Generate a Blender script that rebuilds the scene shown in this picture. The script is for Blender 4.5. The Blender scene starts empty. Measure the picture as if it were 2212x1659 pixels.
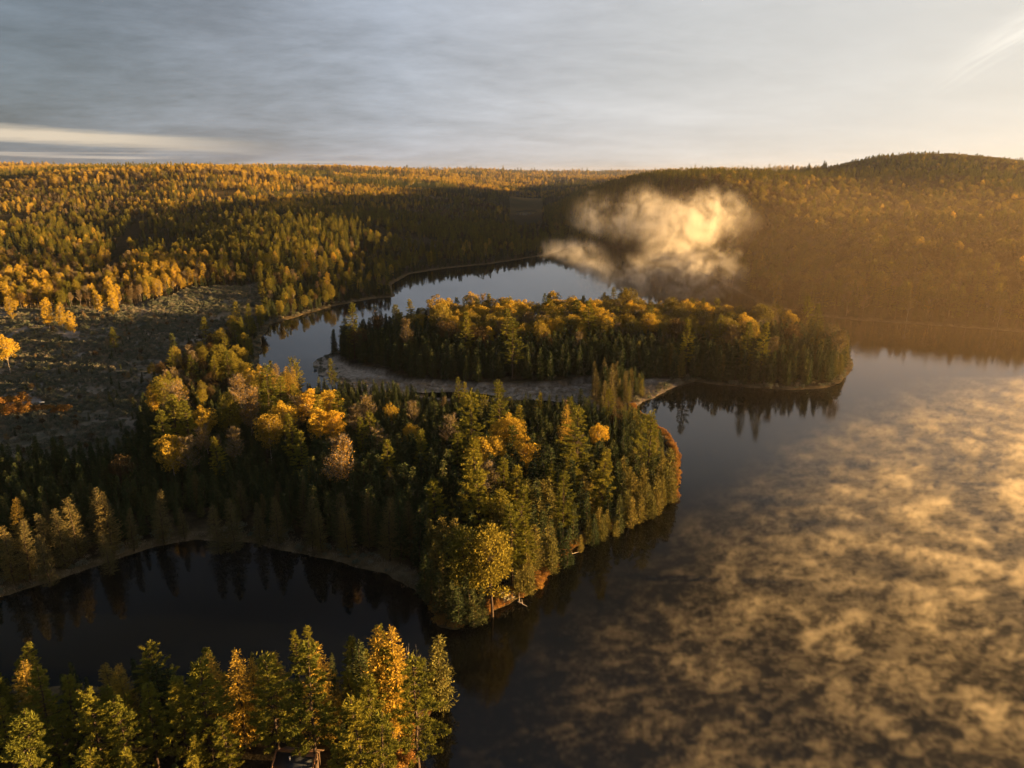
import bpy, math, random
import numpy as np
from mathutils import Vector

random.seed(7)
RNG = np.random.default_rng(11)
S = bpy.context.scene
COL = S.collection

# ------------------------------------------------------------------ camera
CAM_H, PITCH, FOC, CX, CY = 100.0, math.radians(16.6), 1536.0, 1106.0, 829.5
cam_d = bpy.data.cameras.new("camera"); cam = bpy.data.objects.new("camera", cam_d); COL.objects.link(cam)
cam.location = (0, 0, CAM_H); cam.rotation_euler = (math.pi / 2 - PITCH, 0, 0)
cam_d.sensor_fit = 'HORIZONTAL'; cam_d.angle = 2 * math.atan(CX / FOC)
cam_d.clip_start = 1.0; cam_d.clip_end = 60000.0
S.camera = cam

# ------------------------------------------------------------------ sun, sky, exposure
SUN_AZ, SUN_EL = math.radians(94), math.radians(3.8)      # azimuth from +Y towards +X
SUN_DIR = Vector((math.sin(SUN_AZ) * math.cos(SUN_EL), math.cos(SUN_AZ) * math.cos(SUN_EL), math.sin(SUN_EL)))
sl = bpy.data.lights.new("sun", 'SUN'); sl.energy = 5.0; sl.angle = math.radians(0.6); sl.color = (1.0, 0.59, 0.22)
so = bpy.data.objects.new("sun", sl); COL.objects.link(so)
so.rotation_euler = SUN_DIR.to_track_quat('Z', 'Y').to_euler(); so.location = (400, 100, 300)

S.view_settings.view_transform = 'Standard'; S.view_settings.look = 'None'
S.view_settings.exposure = 2.5; S.view_settings.gamma = 1.0; S.view_settings.use_curve_mapping = False
S.render.engine = 'CYCLES'
cy = S.cycles
cy.use_denoising = True
try: cy.denoiser = 'OPENIMAGEDENOISE'
except Exception: pass
cy.max_bounces = 6; cy.diffuse_bounces = 2; cy.glossy_bounces = 2; cy.transmission_bounces = 3
cy.volume_bounces = 1; cy.transparent_max_bounces = 8
cy.volume_max_steps = 256
cy.sample_clamp_indirect = 4.0
cy.use_adaptive_sampling = True; cy.adaptive_threshold = 0.02


class Nodes:
    """Small helper to write node expressions."""
    def __init__(self, nt):
        self.nt = nt
    def new(self, t, **kw):
        n = self.nt.nodes.new(t)
        for k, v in kw.items(): setattr(n, k, v)
        return n
    def put(self, sock, v):
        if isinstance(v, bpy.types.NodeSocket): self.nt.links.new(v, sock)
        elif v is not None:
            try: sock.default_value = v
            except Exception: sock.default_value = tuple(v) + (1.0,)
    def m(self, op, a, b=None, c=None, clamp=False):
        n = self.new('ShaderNodeMath', operation=op, use_clamp=clamp)
        for s, v in zip(n.inputs, (a, b, c)): self.put(s, v)
        return n.outputs[0]
    def add(self, a, b): return self.m('ADD', a, b)
    def sub(self, a, b): return self.m('SUBTRACT', a, b)
    def mul(self, a, b): return self.m('MULTIPLY', a, b)
    def div(self, a, b): return self.m('DIVIDE', a, b)
    def ss(self, v, lo, hi, to0=0.0, to1=1.0):
        n = self.new('ShaderNodeMapRange', interpolation_type='SMOOTHSTEP')
        for s, x in zip(n.inputs[:5], (v, lo, hi, to0, to1)): self.put(s, x)
        return n.outputs[0]
    def mix(self, f, a, b, mode='MIX'):
        n = self.new('ShaderNodeMix', data_type='RGBA', blend_type=mode)
        self.put(n.inputs[0], f); self.put(n.inputs[6], a); self.put(n.inputs[7], b)
        return n.outputs[2]
    def ramp(self, v, stops, interp='LINEAR'):
        n = self.new('ShaderNodeValToRGB'); r = n.color_ramp; r.interpolation = interp
        while len(r.elements) < len(stops): r.elements.new(0.5)
        for e, (p, c) in zip(r.elements, stops): e.position = p; e.color = tuple(c) + (1.0,)
        self.put(n.inputs[0], v)
        return n.outputs[0]
    def noise(self, vec, scale, detail=3.0, rough=0.5, dist=0.0, out=0, dims='3D'):
        n = self.new('ShaderNodeTexNoise', noise_dimensions=dims)
        if vec is not None: self.put(n.inputs['Vector'], vec)
        n.inputs['Scale'].default_value = scale; n.inputs['Detail'].default_value = detail
        n.inputs['Roughness'].default_value = rough; n.inputs['Lacunarity'].default_value = 2.17; n.inputs['Distortion'].default_value = dist
        return n.outputs[out]
    def xyz(self, v):
        n = self.new('ShaderNodeSeparateXYZ'); self.put(n.inputs[0], v)
        return n.outputs
    def vec(self, x, y, z):
        n = self.new('ShaderNodeCombineXYZ')
        for s, v in zip(n.inputs, (x, y, z)): self.put(s, v)
        return n.outputs[0]
    def vm(self, op, a, b=None):
        n = self.new('ShaderNodeVectorMath', operation=op)
        self.put(n.inputs[0], a)
        if b is not None: self.put(n.inputs[1], b)
        return n.outputs['Value'] if op in ('DOT_PRODUCT', 'LENGTH', 'DISTANCE') else n.outputs[0]
    def vscale(self, a, f):
        n = self.new('ShaderNodeVectorMath', operation='SCALE'); self.put(n.inputs[0], a); self.put(n.inputs['Scale'], f)
        return n.outputs[0]


world = bpy.data.worlds.new("World"); S.world = world; world.use_nodes = True
wt = world.node_tree; wt.nodes.clear(); W = Nodes(wt)
sky = W.new('ShaderNodeTexSky'); sky.sky_type = 'NISHITA'; sky.sun_disc = False
sky.sun_elevation = SUN_EL; sky.sun_rotation = SUN_AZ; sky.altitude = 300
bg_sky = W.new('ShaderNodeBackground'); wt.links.new(sky.outputs[0], bg_sky.inputs[0]); bg_sky.inputs[1].default_value = 0.05
dirv = W.new('ShaderNodeTexCoord').outputs['Generated']
dx, dy, dz = W.xyz(dirv)
sunness = W.vm('DOT_PRODUCT', dirv, (math.sin(1.37), math.cos(1.37), 0.0))      # the thin bright part of the cloud deck
el = W.m('MAXIMUM', dz, 0.0)
den = W.add(el, 0.16)
cp = W.vec(W.div(dx, den), W.div(dy, den), 0.0)
cpr = W.new('ShaderNodeMapping'); wt.links.new(cp, cpr.inputs[0])
cpr.inputs['Rotation'].default_value = (0, 0, math.radians(-28)); cpr.inputs['Scale'].default_value = (0.95, 1.3, 1)
n_big = W.noise(cpr.outputs[0], 1.0, 8, 0.62, 0.35)
n_fine = W.noise(cpr.outputs[0], 4.2, 8, 0.68, 0.25)
base = W.ramp(W.ss(sunness, -0.45, 1.0),
              [(0.00, (.112, .138, .172)), (0.10, (.182, .205, .246)), (0.27, (.27, .298, .35)), (0.42, (.355, .372, .41)),
               (0.62, (.44, .445, .455)), (0.80, (.50, .492, .475)), (1.0, (.60, .56, .49))])
vert = W.ramp(el, [(0.0, (1.25, 1.2, 1.12)), (0.06, (1.12, 1.1, 1.08)), (0.20, (1.0, 1.0, 1.0)), (0.34, (.86, .86, .86)), (0.45, (.36, .37, .38)), (0.53, (.20, .205, .215)), (0.72, (.46, .53, .64)), (1.0, (.66, .78, .98))])  # unseen upper sky shaped: dark band for pond reflections, bright zenith added as fill
col = W.mix(1.0, base, vert, 'MULTIPLY')
cloud_amt = W.ss(sunness, 0.75, -0.35, 0.15, 1.0)
cm = W.add(W.mul(W.sub(n_big, 0.5), 2.4), W.mul(W.sub(n_fine, 0.5), 1.15))
cmul = W.add(1.0, W.mul(cm, W.mul(cloud_amt, 0.60)))
cg = W.new('ShaderNodeCombineColor')
for s in cg.inputs[:3]: wt.links.new(cmul, s)
col = W.mix(1.0, col, cg.outputs[0], 'MULTIPLY')
# the pale clear strip under the cloud deck on the far side from the sun
hz = W.noise(W.vec(W.mul(dx, 3.0), W.mul(dy, 3.0), W.mul(dz, 60.0)), 1.6, 5, 0.6, 0.4)
elw = W.add(el, W.mul(W.sub(hz, 0.5), 0.016))
elw = W.sub(elw, W.mul(W.add(dx, 0.45), -0.055))
strip = W.mul(W.ss(elw, 0.024, 0.032), W.ss(elw, 0.048, 0.038))
strip = W.mul(strip, W.ss(dx, -0.26, -0.52))
strip2 = W.mul(W.mul(W.ss(W.noise(W.vec(W.mul(dx, 2.0), W.mul(dy, 2.0), W.mul(dz, 90.0)), 1.3, 4, 0.5, 0.3), 0.5, 0.66), W.ss(el, 0.05, 0.02)), W.ss(dx, 0.0, -0.3, 0.0, 0.55))
col = W.mix(W.mul(strip, 0.72), col, (.72, .60, .45))
col = W.mix(strip2, col, (.62, .54, .45))
# bright wisps in the thin cloud near the sun
off = W.sub(el, W.add(.112, W.mul(W.sub(dx, .49), .72)))
wv = W.vec(W.mul(W.add(dx, W.mul(el, .7)), 6.0), W.mul(off, 55.0), 0.0)
wn = W.noise(wv, 1.6, 6, 0.62, 0.7)
wisp = W.mul(W.ss(W.m('ABSOLUTE', W.add(off, W.mul(W.sub(wn, .5), .06))), .032, .0), W.ss(dx, .455, .56))
wisp = W.add(W.mul(wisp, W.ss(wn, .34, .62)), W.mul(W.mul(W.ss(dx, .5, .62), W.ss(off, -.02, .06)), W.mul(W.ss(wn, .46, .7), .4)))
col = W.mix(W.mul(wisp, 0.6), col, (.86, .80, .71))
bg_cl = W.new('ShaderNodeBackground'); wt.links.new(col, bg_cl.inputs[0]); bg_cl.inputs[1].default_value = 0.245
mx = W.new('ShaderNodeMixShader'); mx.inputs[0].default_value = 0.93
wt.links.new(bg_sky.outputs[0], mx.inputs[1]); wt.links.new(bg_cl.outputs[0], mx.inputs[2])
wo = W.new('ShaderNodeOutputWorld'); wt.links.new(mx.outputs[0], wo.inputs[0])

# ------------------------------------------------------------------ helpers
CP, SP = math.cos(PITCH), math.sin(PITCH)
def ray(X, Y):
    a, b = (X - CX) / FOC, (CY - Y) / FOC
    return np.array([a, CP + b * SP, -SP + b * CP])
def at(X, Y, z=0.0):
    d = ray(X, Y); t = (z - CAM_H) / d[2]
    return (d[0] * t, d[1] * t)
def project(x, y, z):
    z = z - CAM_H
    f = y * CP - z * SP; u = y * SP + z * CP
    return CX + FOC * x / f, CY - FOC * u / f, f

def tag(o, label=None, cat=None, group=None, kind=None):
    if label: o['label'] = label
    if cat: o['category'] = cat
    if group: o['group'] = group
    if kind: o['kind'] = kind
    return o

def mesh_np(name, verts, faces, mats=(), midx=None, smooth=False):
    """faces: (n,4) array; a repeated last index makes a triangle"""
    me = bpy.data.meshes.new(name)
    verts = np.asarray(verts, np.float32); faces = np.asarray(faces, np.int64).reshape(-1, 4)
    tri = faces[:, 3] == faces[:, 2]
    cnt = np.where(tri, 3, 4); start = np.concatenate([[0], np.cumsum(cnt)[:-1]])
    keep = np.ones(faces.shape, bool); keep[tri, 3] = False
    loops = faces[keep]
    me.vertices.add(len(verts)); me.vertices.foreach_set('co', verts.ravel())
    me.loops.add(len(loops)); me.loops.foreach_set('vertex_index', loops.astype(np.int32))
    me.polygons.add(len(faces)); me.polygons.foreach_set('loop_start', start.astype(np.int32))
    me.polygons.foreach_set('loop_total', cnt.astype(np.int32))
    for m_ in mats: me.materials.append(m_)
    if midx is not None: me.polygons.foreach_set('material_index', np.asarray(midx, np.int32))
    if smooth: me.polygons.foreach_set('use_smooth', np.ones(len(faces), bool))
    me.update(calc_edges=True); me.validate()
    return me

def link(name, me, parent=None):
    o = bpy.data.objects.new(name, me); COL.objects.link(o)
    if parent: o.parent = parent
    return o

def material(name):
    mt = bpy.data.materials.new(name); mt.use_nodes = True
    nt = mt.node_tree; nt.nodes.clear(); N = Nodes(nt)
    out = N.new('ShaderNodeOutputMaterial')
    return mt, N, out

# numpy value noise
def vnoise(x, y, seed=0):
    def h(i, j):
        n = (i * 374761393 + j * 668265263 + seed * 982451653) & 0xffffffff
        n = ((n ^ (n >> 13)) * 1274126177) & 0xffffffff
        return ((n ^ (n >> 16)) & 0xffff) / 65535.0
    xi, yi = np.floor(x).astype(np.int64), np.floor(y).astype(np.int64)
    fx, fy = x - xi, y - yi
    fx = fx * fx * (3 - 2 * fx); fy = fy * fy * (3 - 2 * fy)
    a, b, c, d = h(xi, yi), h(xi + 1, yi), h(xi, yi + 1), h(xi + 1, yi + 1)
    return a + (b - a) * fx + (c - a) * fy + (a - b - c + d) * fx * fy
def fbm(x, y, s, oct=4, seed=0):
    v, a, t = 0.0, 0.5, 0.0
    for o in range(oct):
        v = v + a * vnoise(x / s + 17.3 * o, y / s - 9.1 * o, seed + o); t += a; a *= 0.5; s *= 0.5
    return v / t
def sstep(v, lo, hi):
    t = np.clip((v - lo) / (hi - lo), 0, 1); return t * t * (3 - 2 * t)

# ------------------------------------------------------------------ shorelines (traced, then laid on the water level z = 0)
def P(*pts): return np.array([at(*p) for p in pts])
LAKE = np.concatenate([
    P((-420, 1385), (-150, 1330), (0, 1290), (120, 1255), (240, 1212), (330, 1182), (420, 1166), (520, 1171), (620, 1190), (720, 1212),
      (830, 1242), (890, 1275), (925, 1315), (950, 1350), (990, 1362), (1040, 1334), (1100, 1306), (1150, 1278), (1190, 1240), (1218, 1212),
      (1225, 1195), (1245, 1178), (1300, 1155), (1360, 1125), (1420, 1095), (1458, 1074), (1466, 1045), (1462, 985), (1440, 940), (1400, 908),
      (1368, 892), (1372, 880), (1395, 868), (1430, 850), (1465, 834), (1500, 825), (1560, 832), (1620, 838), (1700, 842), (1770, 841), (1810, 828),
      (1835, 804), (1845, 782), (1832, 764), (1790, 750), (1700, 735), (1600, 722), (1500, 712), (1400, 705), (1300, 700), (1200, 702), (1100, 706),
      (1000, 712), (900, 722), (820, 735), (760, 750), (712, 764), (690, 775), (672, 790), (690, 808), (730, 826), (740, 842), (690, 850), (640, 846), (590, 828),
      (555, 798), (562, 760), (566, 728), (585, 700), (650, 682), (720, 661), (800, 646), (852, 641), (846, 615), (885, 592), (960, 580), (1060, 570),
      (1180, 551), (1215, 540), (1240, 533), (1300, 531), (1400, 545), (1480, 570), (1560, 610), (1640, 655), (1720, 678), (1850, 692), (2000, 702), (2212, 718)),
    np.array([(560, 440), (800, 400), (1250, 300), (1400, 0), (1200, -500), (200, -600), (0, -200), (-24, -60), (-26, 40)]),
    P((800, 1800), (868, 1662), (885, 1630), (910, 1590), (935, 1540), (955, 1505), (963, 1482), (945, 1462), (880, 1458), (800, 1461), (700, 1466),
      (560, 1472), (300, 1482), (0, 1490), (-300, 1505), (-520, 1460))])
CH1 = P((880, 848), (960, 846), (1050, 851), (1085, 860), (1020, 864), (930, 858))
CH2 = P((1080, 866), (1160, 863), (1230, 869), (1270, 883), (1180, 887), (1100, 877))
FARP = P((1113, 457), (1135, 453), (1156, 452), (1160, 458), (1140, 466), (1118, 468))
MARSH = P((690, 770), (722, 770), (760, 792), (870, 823), (1000, 834), (1200, 836), (1262, 828), (1330, 828), (1462, 826), (1440, 848), (1395, 870), (1370, 893), (1300, 897),
          (1200, 892), (1100, 884), (1000, 872), (900, 862), (760, 856), (690, 840), (660, 800))
MEADOW = P((-300, 720), (0, 705), (120, 700), (300, 690), (420, 655), (560, 640), (572, 690), (520, 735), (440, 770), (380, 810), (335, 860), (320, 930), (325, 1000), (180, 1035),
           (0, 1050), (-400, 1120))
WATERS = [LAKE, CH1, CH2, FARP]

def inside(poly, x, y):
    r = np.zeros(x.shape, bool); n = len(poly)
    for i in range(n):
        x1, y1 = poly[i]; x2, y2 = poly[(i + 1) % n]
        if y1 == y2: continue
        c = ((y1 > y) != (y2 > y)) & (x < (x2 - x1) * (y - y1) / (y2 - y1) + x1)
        r ^= c
    return r
def edge_dist(poly, x, y):
    d = np.full(x.shape, 1e9); n = len(poly)
    for i in range(n):
        x1, y1 = poly[i]; x2, y2 = poly[(i + 1) % n]
        ex, ey = x2 - x1, y2 - y1; L = ex * ex + ey * ey
        t = np.clip(((x - x1) * ex + (y - y1) * ey) / L, 0, 1)
        d = np.minimum(d, (x - x1 - t * ex) ** 2 + (y - y1 - t * ey) ** 2)
    return np.sqrt(d)
def shore(x, y):
    """signed distance to the water's edge: positive on land, with a little natural wobble"""
    ins = np.zeros(x.shape, bool); d = np.full(x.shape, 1e9)
    for w in WATERS:
        ins |= inside(w, x, y); d = np.minimum(d, edge_dist(w, x, y))
    return np.where(ins, -d, d) + (fbm(x, y, 9.0, 3, 5) - 0.5) * 3.0
def in_soft(poly, x, y, w):
    s = np.where(inside(poly, x, y), 1, -1) * edge_dist(poly, x, y)
    return sstep(s + (fbm(x, y, 14.0, 3, 21) - 0.5) * w, -w * 0.5, w * 0.5)

# ------------------------------------------------------------------ relief: ground heights by bearing and range
def crest(X, Y, R):
    d = ray(X, Y); trees = 10.0 + R * .0024; return CAM_H + R * d[2] / math.hypot(d[0], d[1]) - trees
RD = np.array([0, 420, 520, 650, 800, 1000, 1300, 1600, 2000, 2600, 3400, 4600, 6500, 9500, 16000.])
REL = [  # bearing column at horizon level, heights at RD
    (-3000, [2, 2, 4, 8, 12, 20, 30, 40, 55, 70, 80, 90, 100, 105, 100]),
    (-600, [2, 2, 5, 10, 18, 26, 36, 46, 60, 84, 90, 104, 118, 120, 110]),
    (0, [1, 2, 5, 10, 14, 19, 28, 46, 62, 82, 88, crest(0, 362, 4600), crest(0, 359, 6500), crest(0, 358, 9500), 110]),
    (150, [1, 2, 5, 10, 14, 18, 28, 50, 76, 92, 84, 95, crest(150, 361, 6500), crest(150, 359, 9500), 110]),
    (300, [1, 2, 5, 9, 13, 18, 29, 54, 88, crest(300, 358, 2600), 92, 90, 105, 116, 110]),
    (420, [1, 2, 4, 8, 14, 22, 34, 58, 92, crest(420, 356, 2600), 96, 92, 105, 116, 110]),
    (540, [1, 2, 4, 8, 22, 34, 40, 56, 84, crest(540, 361, 2600), 96, 95, crest(540, 364, 6500), 122, 110]),
    (640, [1, 2, 3, 8, 25, 36, 42, 50, 70, 88, 92, crest(640, 365, 4600), crest(640, 360, 6500), 118, 110]),  # knoll heights raised around here to throw shade on the forest westward
    (800, [1, 2, 3, 7, 22, 32, 38, 44, 58, 68, 76, 84, crest(800, 370, 6500), crest(800, 370, 9500), 110]),
    (950, [1, 2, 3, 6, 10, 17, 27, 36, 44, 50, 58, 70, crest(950, 373, 6500), crest(950, 368, 9500), 105]),
    (1050, [1, 2, 3, 5, 8, 13, 18, 22, 26, 32, 44, 60, 86, crest(1050, 369, 9500), 105]),
    (1120, [1, 2, 3, 4, 5, 5, 4, 3, 3, 14, 26, 48, 76, crest(1120, 373, 9500), 105]),
    (1170, [1, 2, 3, 4, 5, 7, 10, 9, 8, 10, 20, 42, 70, crest(1170, 374, 9500), 110]),
    (1230, [1, 2, 3, 4, 6, 16, 32, 34, 26, 18, 20, 38, 66, crest(1230, 375, 9500), 110]),
    (1300, [1, 2, 3, 4, 10, 34, 58, 60, 46, 24, 22, 40, 66, crest(1300, 373, 9500), 115]),
    (1400, [1, 2, 3, 7, 28, 66, crest(1400, 378, 1300), 76, 60, 40, 40, 50, 70, crest(1400, 375, 9500), 115]),
    (1560, [1, 2, 4, 12, 42, 78, crest(1560, 373, 1300), 76, 66, 60, 50, 60, 80, 100, 100]),
    (1700, [1, 2, 5, 14, 36, 64, crest(1700, 375, 1300), 80, 82, 70, 60, 60, 80, 100, 100]),
    (1800, [1, 2, 6, 18, 32, 48, 70, crest(1800, 363, 1600), 96, 90, 60, 60, 80, 100, 100]),
    (1900, [1, 2, 7, 20, 32, 46, 64, 100, crest(1900, 330, 2000), 110, 60, 60, 80, 100, 100]),
    (2000, [1, 2, 8, 21, 32, 46, 64, 104, crest(2000, 323, 2000), 118, 60, 60, 80, 100, 100]),
    (2100, [1, 2, 8, 22, 34, 46, 64, 104, crest(2100, 329, 2000), 118, 60, 60, 80, 100, 100]),
    (2212, [1, 2, 8, 22, 34, 44, 58, 90, crest(2212, 346, 2000), 98, 60, 60, 80, 100, 100]),
    (2450, [1, 2, 10, 24, 34, 42, 46, 60, 80, 80, 60, 60, 80, 100, 100]),
    (2900, [1, 2, 6, 10, 12, 14, 18, 24, 30, 36, 50, 50, 60, 70, 70]),
    (4200, [1, 2, 6, 10, 16, 20, 22, 22, 20, 20, 20, 20, 20, 20, 20]),
    (9000, [1, 1, 2, 2, 3, 3, 3, 3, 3, 3, 3, 3, 3, 3, 3])]
_az = np.array([math.atan((X - CX) / FOC * CP) for X, _ in REL]); _tab = np.array([h for _, h in REL], float)
_la = np.linspace(-1.6, 1.6, 641); _lr = np.linspace(math.log(100), math.log(16000), 260)
_t1 = np.array([np.interp(np.exp(_lr), RD, row) for row in _tab])
_fine = np.array([np.interp(_la, _az, _t1[:, j]) for j in range(len(_lr))]).T
def _blur(a, k, ax):
    w = np.exp(-0.5 * (np.arange(-3 * k, 3 * k + 1) / k) ** 2); w /= w.sum()
    pad = [(0, 0), (0, 0)]; pad[ax] = (3 * k, 3 * k); b = np.pad(a, pad, 'edge')
    return np.apply_along_axis(lambda v: np.convolve(v, w, 'valid'), ax, b)
_fine = _blur(_blur(_fine, 4, 0), 3, 1)
def relief(x, y):
    a = np.arctan2(x, y); r = np.hypot(x, y)
    i = np.clip((a + 1.6) / 3.2 * 640, 0, 639.999); j = np.clip((np.log(np.maximum(r, 100)) - _lr[0]) / (_lr[-1] - _lr[0]) * 259, 0, 258.999)
    i0, j0 = i.astype(int), j.astype(int); fi, fj = i - i0, j - j0
    z = (_fine[i0, j0] * (1 - fi) + _fine[i0 + 1, j0] * fi) * (1 - fj) + (_fine[i0, j0 + 1] * (1 - fi) + _fine[i0 + 1, j0 + 1] * fi) * fj
    return np.where(y < -50, 3.0, z)
def ground(x, y, sd=None):
    x = np.asarray(x, float); y = np.asarray(y, float)
    if sd is None: sd = shore(x, y)
    r = np.hypot(x, y)
    s = np.maximum(sd, 0)
    land = 0.9 * (1 - np.exp(-s / 3.0)) + np.minimum(s, 45) * 0.05 * (r < 700)
    amp = np.interp(r, [0, 400, 800, 2000, 4000, 12000], [0.5, 1.0, 4, 16, 34, 40])
    n = (fbm(x, y, 260.0, 3, 3) - 0.5) * amp + (fbm(x, y, 900.0, 3, 8) - 0.5) * amp * 1.5 * (r > 900)
    land = land + sstep(s, 4, 110) * (relief(x, y) + n) + (fbm(x, y, 16.0, 2, 31) - 0.5) * np.minimum(1.2, s * 0.08)
    land = np.maximum(land, 0.05 + np.minimum(s, 1) * 0.1)
    mar = inside(MARSH, x, y)
    land = np.where(mar, 0.10 + 0.35 * (fbm(x, y, 5.0, 3, 41) - 0.30) + 0.01 * np.minimum(s, 10), land)
    return np.where(sd >= 0, land, np.maximum(sd * 0.22, -2.5) - 0.02)

# ------------------------------------------------------------------ the ground sheet and the water
PATHS = [[(20, 745), (70, 722), (120, 728), (150, 742), (205, 752), (300, 748)], [(110, 812), (150, 795), (185, 770), (230, 762)], [(20, 905), (50, 880), (70, 862), (96, 838)], [(0, 690), (60, 715)]]
PATCHES = [(55, 880, 6.5), (40, 868, 4.0), (160, 735, 3.5)]
def bare_dirt(x, y):
    d = np.full(x.shape, 99.0); n = (np.hypot(x, y) < 700) & (y > 0); xs, ys = x[n], y[n]; e = np.full(xs.shape, 99.0)
    for pl in PATHS:
        p = [at(*q_, 3.0) for q_ in pl]
        for (x1, y1), (x2, y2) in zip(p[:-1], p[1:]):
            ex, ey = x2 - x1, y2 - y1; t = np.clip(((xs - x1) * ex + (ys - y1) * ey) / (ex * ex + ey * ey), 0, 1)
            e = np.minimum(e, np.hypot(xs - x1 - t * ex, ys - y1 - t * ey) - .6)
    for X, Y, r in PATCHES:
        c = at(X, Y, 3.0); e = np.minimum(e, np.hypot(xs - c[0], ys - c[1]) - r)
    d[n] = e + (fbm(xs, ys, 5.0, 3, 99) - .5) * 3
    return sstep(d, 1.2, -.6)
def build_ground():
    a = np.concatenate([np.radians(np.arange(-80, 80.01, 0.27)), np.radians(np.arange(84, 280, 4.0))])
    r = np.concatenate([np.linspace(6, 60, 12)[:-1], np.exp(np.arange(math.log(60), math.log(17000), 0.0062))])
    A, R_ = np.meshgrid(a, r); x, y = (R_ * np.sin(A)).ravel(), (R_ * np.cos(A)).ravel()
    sd = np.full(x.shape, 400.0); near = (np.hypot(x, y) < 2300)
    sd[near] = shore(x[near], y[near])
    z = ground(x, y, sd)
    na, nr = len(a), len(r)
    i = np.arange(nr - 1)[:, None] * na + np.arange(na)[None, :]; j = np.roll(i, -1, axis=1)
    f = np.stack([i, i + na, j + na, j], -1).reshape(-1, 4)
    v = np.stack([x, y, z], 1); v = np.vstack([v, [[0, 0, z[:na].mean()]]])
    c = len(v) - 1; f = np.vstack([f, np.stack([np.arange(na), np.roll(np.arange(na), -1), np.full(na, c), np.full(na, c)], 1)])
    mea = np.zeros(x.shape); mar = np.zeros(x.shape); n8 = np.hypot(x, y) < 900
    mea[n8] = in_soft(MEADOW, x[n8], y[n8], 18); mar[n8] = in_soft(MARSH, x[n8], y[n8], 5)
    wb = 2.0 + 13.0 * fbm(x, y, 17.0, 3, 64) ** 1.5; band = sstep(sd, wb, wb * .3) * (sd > -4) * n8
    z4 = np.stack([mea, mar, band, bare_dirt(x, y)], 1); z4 = np.vstack([z4, [[0, 0, 0, 0]]])
    me = mesh_np('ground', v, f, [ground_mat()], smooth=True)
    at_ = me.attributes.new('zone', 'FLOAT_COLOR', 'POINT'); at_.data.foreach_set('color', z4.astype(np.float32).ravel())
    return tag(link('ground', me), kind='structure')

def ground_mat():
    mt, N, out = material('forest_floor')
    zc = N.new('ShaderNodeAttribute', attribute_name='zone'); zr = N.new('ShaderNodeSeparateColor'); N.put(zr.inputs[0], zc.outputs['Color'])
    geo = N.new('ShaderNodeNewGeometry').outputs['Position']
    n1 = N.noise(geo, 0.03, 5, 0.6); n2 = N.noise(geo, 0.25, 4, 0.6); n3 = N.noise(geo, 0.004, 6, 0.62); n4 = N.noise(geo, 1.3, 3, 0.6)
    floor = N.ramp(n2, [(0.3, (.018, .016, .010)), (0.55, (.040, .032, .018)), (0.75, (.07, .052, .03))])
    r = N.vm('LENGTH', geo)
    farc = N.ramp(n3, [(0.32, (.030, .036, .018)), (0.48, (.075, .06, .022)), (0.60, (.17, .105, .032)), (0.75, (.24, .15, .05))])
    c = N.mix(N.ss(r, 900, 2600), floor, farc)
    heath = N.ramp(N.add(N.mul(n1, 0.65), N.mul(n2, 0.35)), [(0.32, (.048, .052, .036)), (0.47, (.105, .10, .070)), (0.56, (.20, .165, .12)), (0.68, (.32, .27, .20))])
    c = N.mix(zr.outputs[0], c, heath)
    sedge = N.ramp(n2, [(0.3, (.055, .042, .022)), (0.5, (.11, .082, .042)), (0.7, (.19, .14, .075))])
    c = N.mix(zr.outputs[2], c, sedge)
    marsh = N.ramp(N.add(N.mul(n2, 0.6), N.mul(n4, 0.4)), [(0.34, (.12, .095, .065)), (0.46, (.28, .225, .17)), (0.62, (.46, .39, .31))])
    c = N.mix(zr.outputs[1], c, marsh)
    c = N.mix(zc.outputs['Alpha'], c, N.ramp(n4, [(0.3, (.20, .17, .14)), (0.7, (.34, .30, .26))]))
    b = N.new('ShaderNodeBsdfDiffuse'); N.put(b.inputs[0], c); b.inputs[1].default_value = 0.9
    bump = N.new('ShaderNodeBump'); bump.inputs['Strength'].default_value = 0.6; bump.inputs['Distance'].default_value = 0.5
    N.put(bump.inputs['Height'], n4); N.put(b.inputs['Normal'], bump.outputs[0])
    N.put(out.inputs[0], b.outputs[0])
    return mt

def build_water():
    mt, N, out = material('lake_water')
    geo = N.new('ShaderNodeNewGeometry').outputs['Position']
    mp = N.new('ShaderNodeMapping'); N.put(mp.inputs[0], geo); mp.inputs['Rotation'].default_value = (0, 0, math.radians(20)); mp.inputs['Scale'].default_value = (1, 2.2, 1)
    rip = N.noise(mp.outputs[0], 1.1, 3, 0.55); sw = N.noise(geo, 0.012, 3, 0.5)
    st = N.ss(sw, 0.42, 0.62, 0.03, 0.22)
    bump = N.new('ShaderNodeBump'); bump.inputs['Distance'].default_value = 0.05
    N.put(bump.inputs['Height'], rip); N.put(bump.inputs['Strength'], st)
    p = N.new('ShaderNodeBsdfPrincipled'); p.inputs['Base Color'].default_value = (.004, .005, .004, 1)
    p.inputs['Roughness'].default_value = 0.03; p.inputs['IOR'].default_value = 1.333
    N.put(p.inputs['Normal'], bump.outputs[0]); N.put(out.inputs[0], p.outputs[0])
    v = [(-2600, -700, 0), (2600, -700, 0), (2600, 2600, 0), (-2600, 2600, 0)]
    return tag(link('lake_water', mesh_np('lake_water', v, [(0, 1, 2, 3)], [mt])), kind='structure')

build_ground(); build_water()

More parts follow.
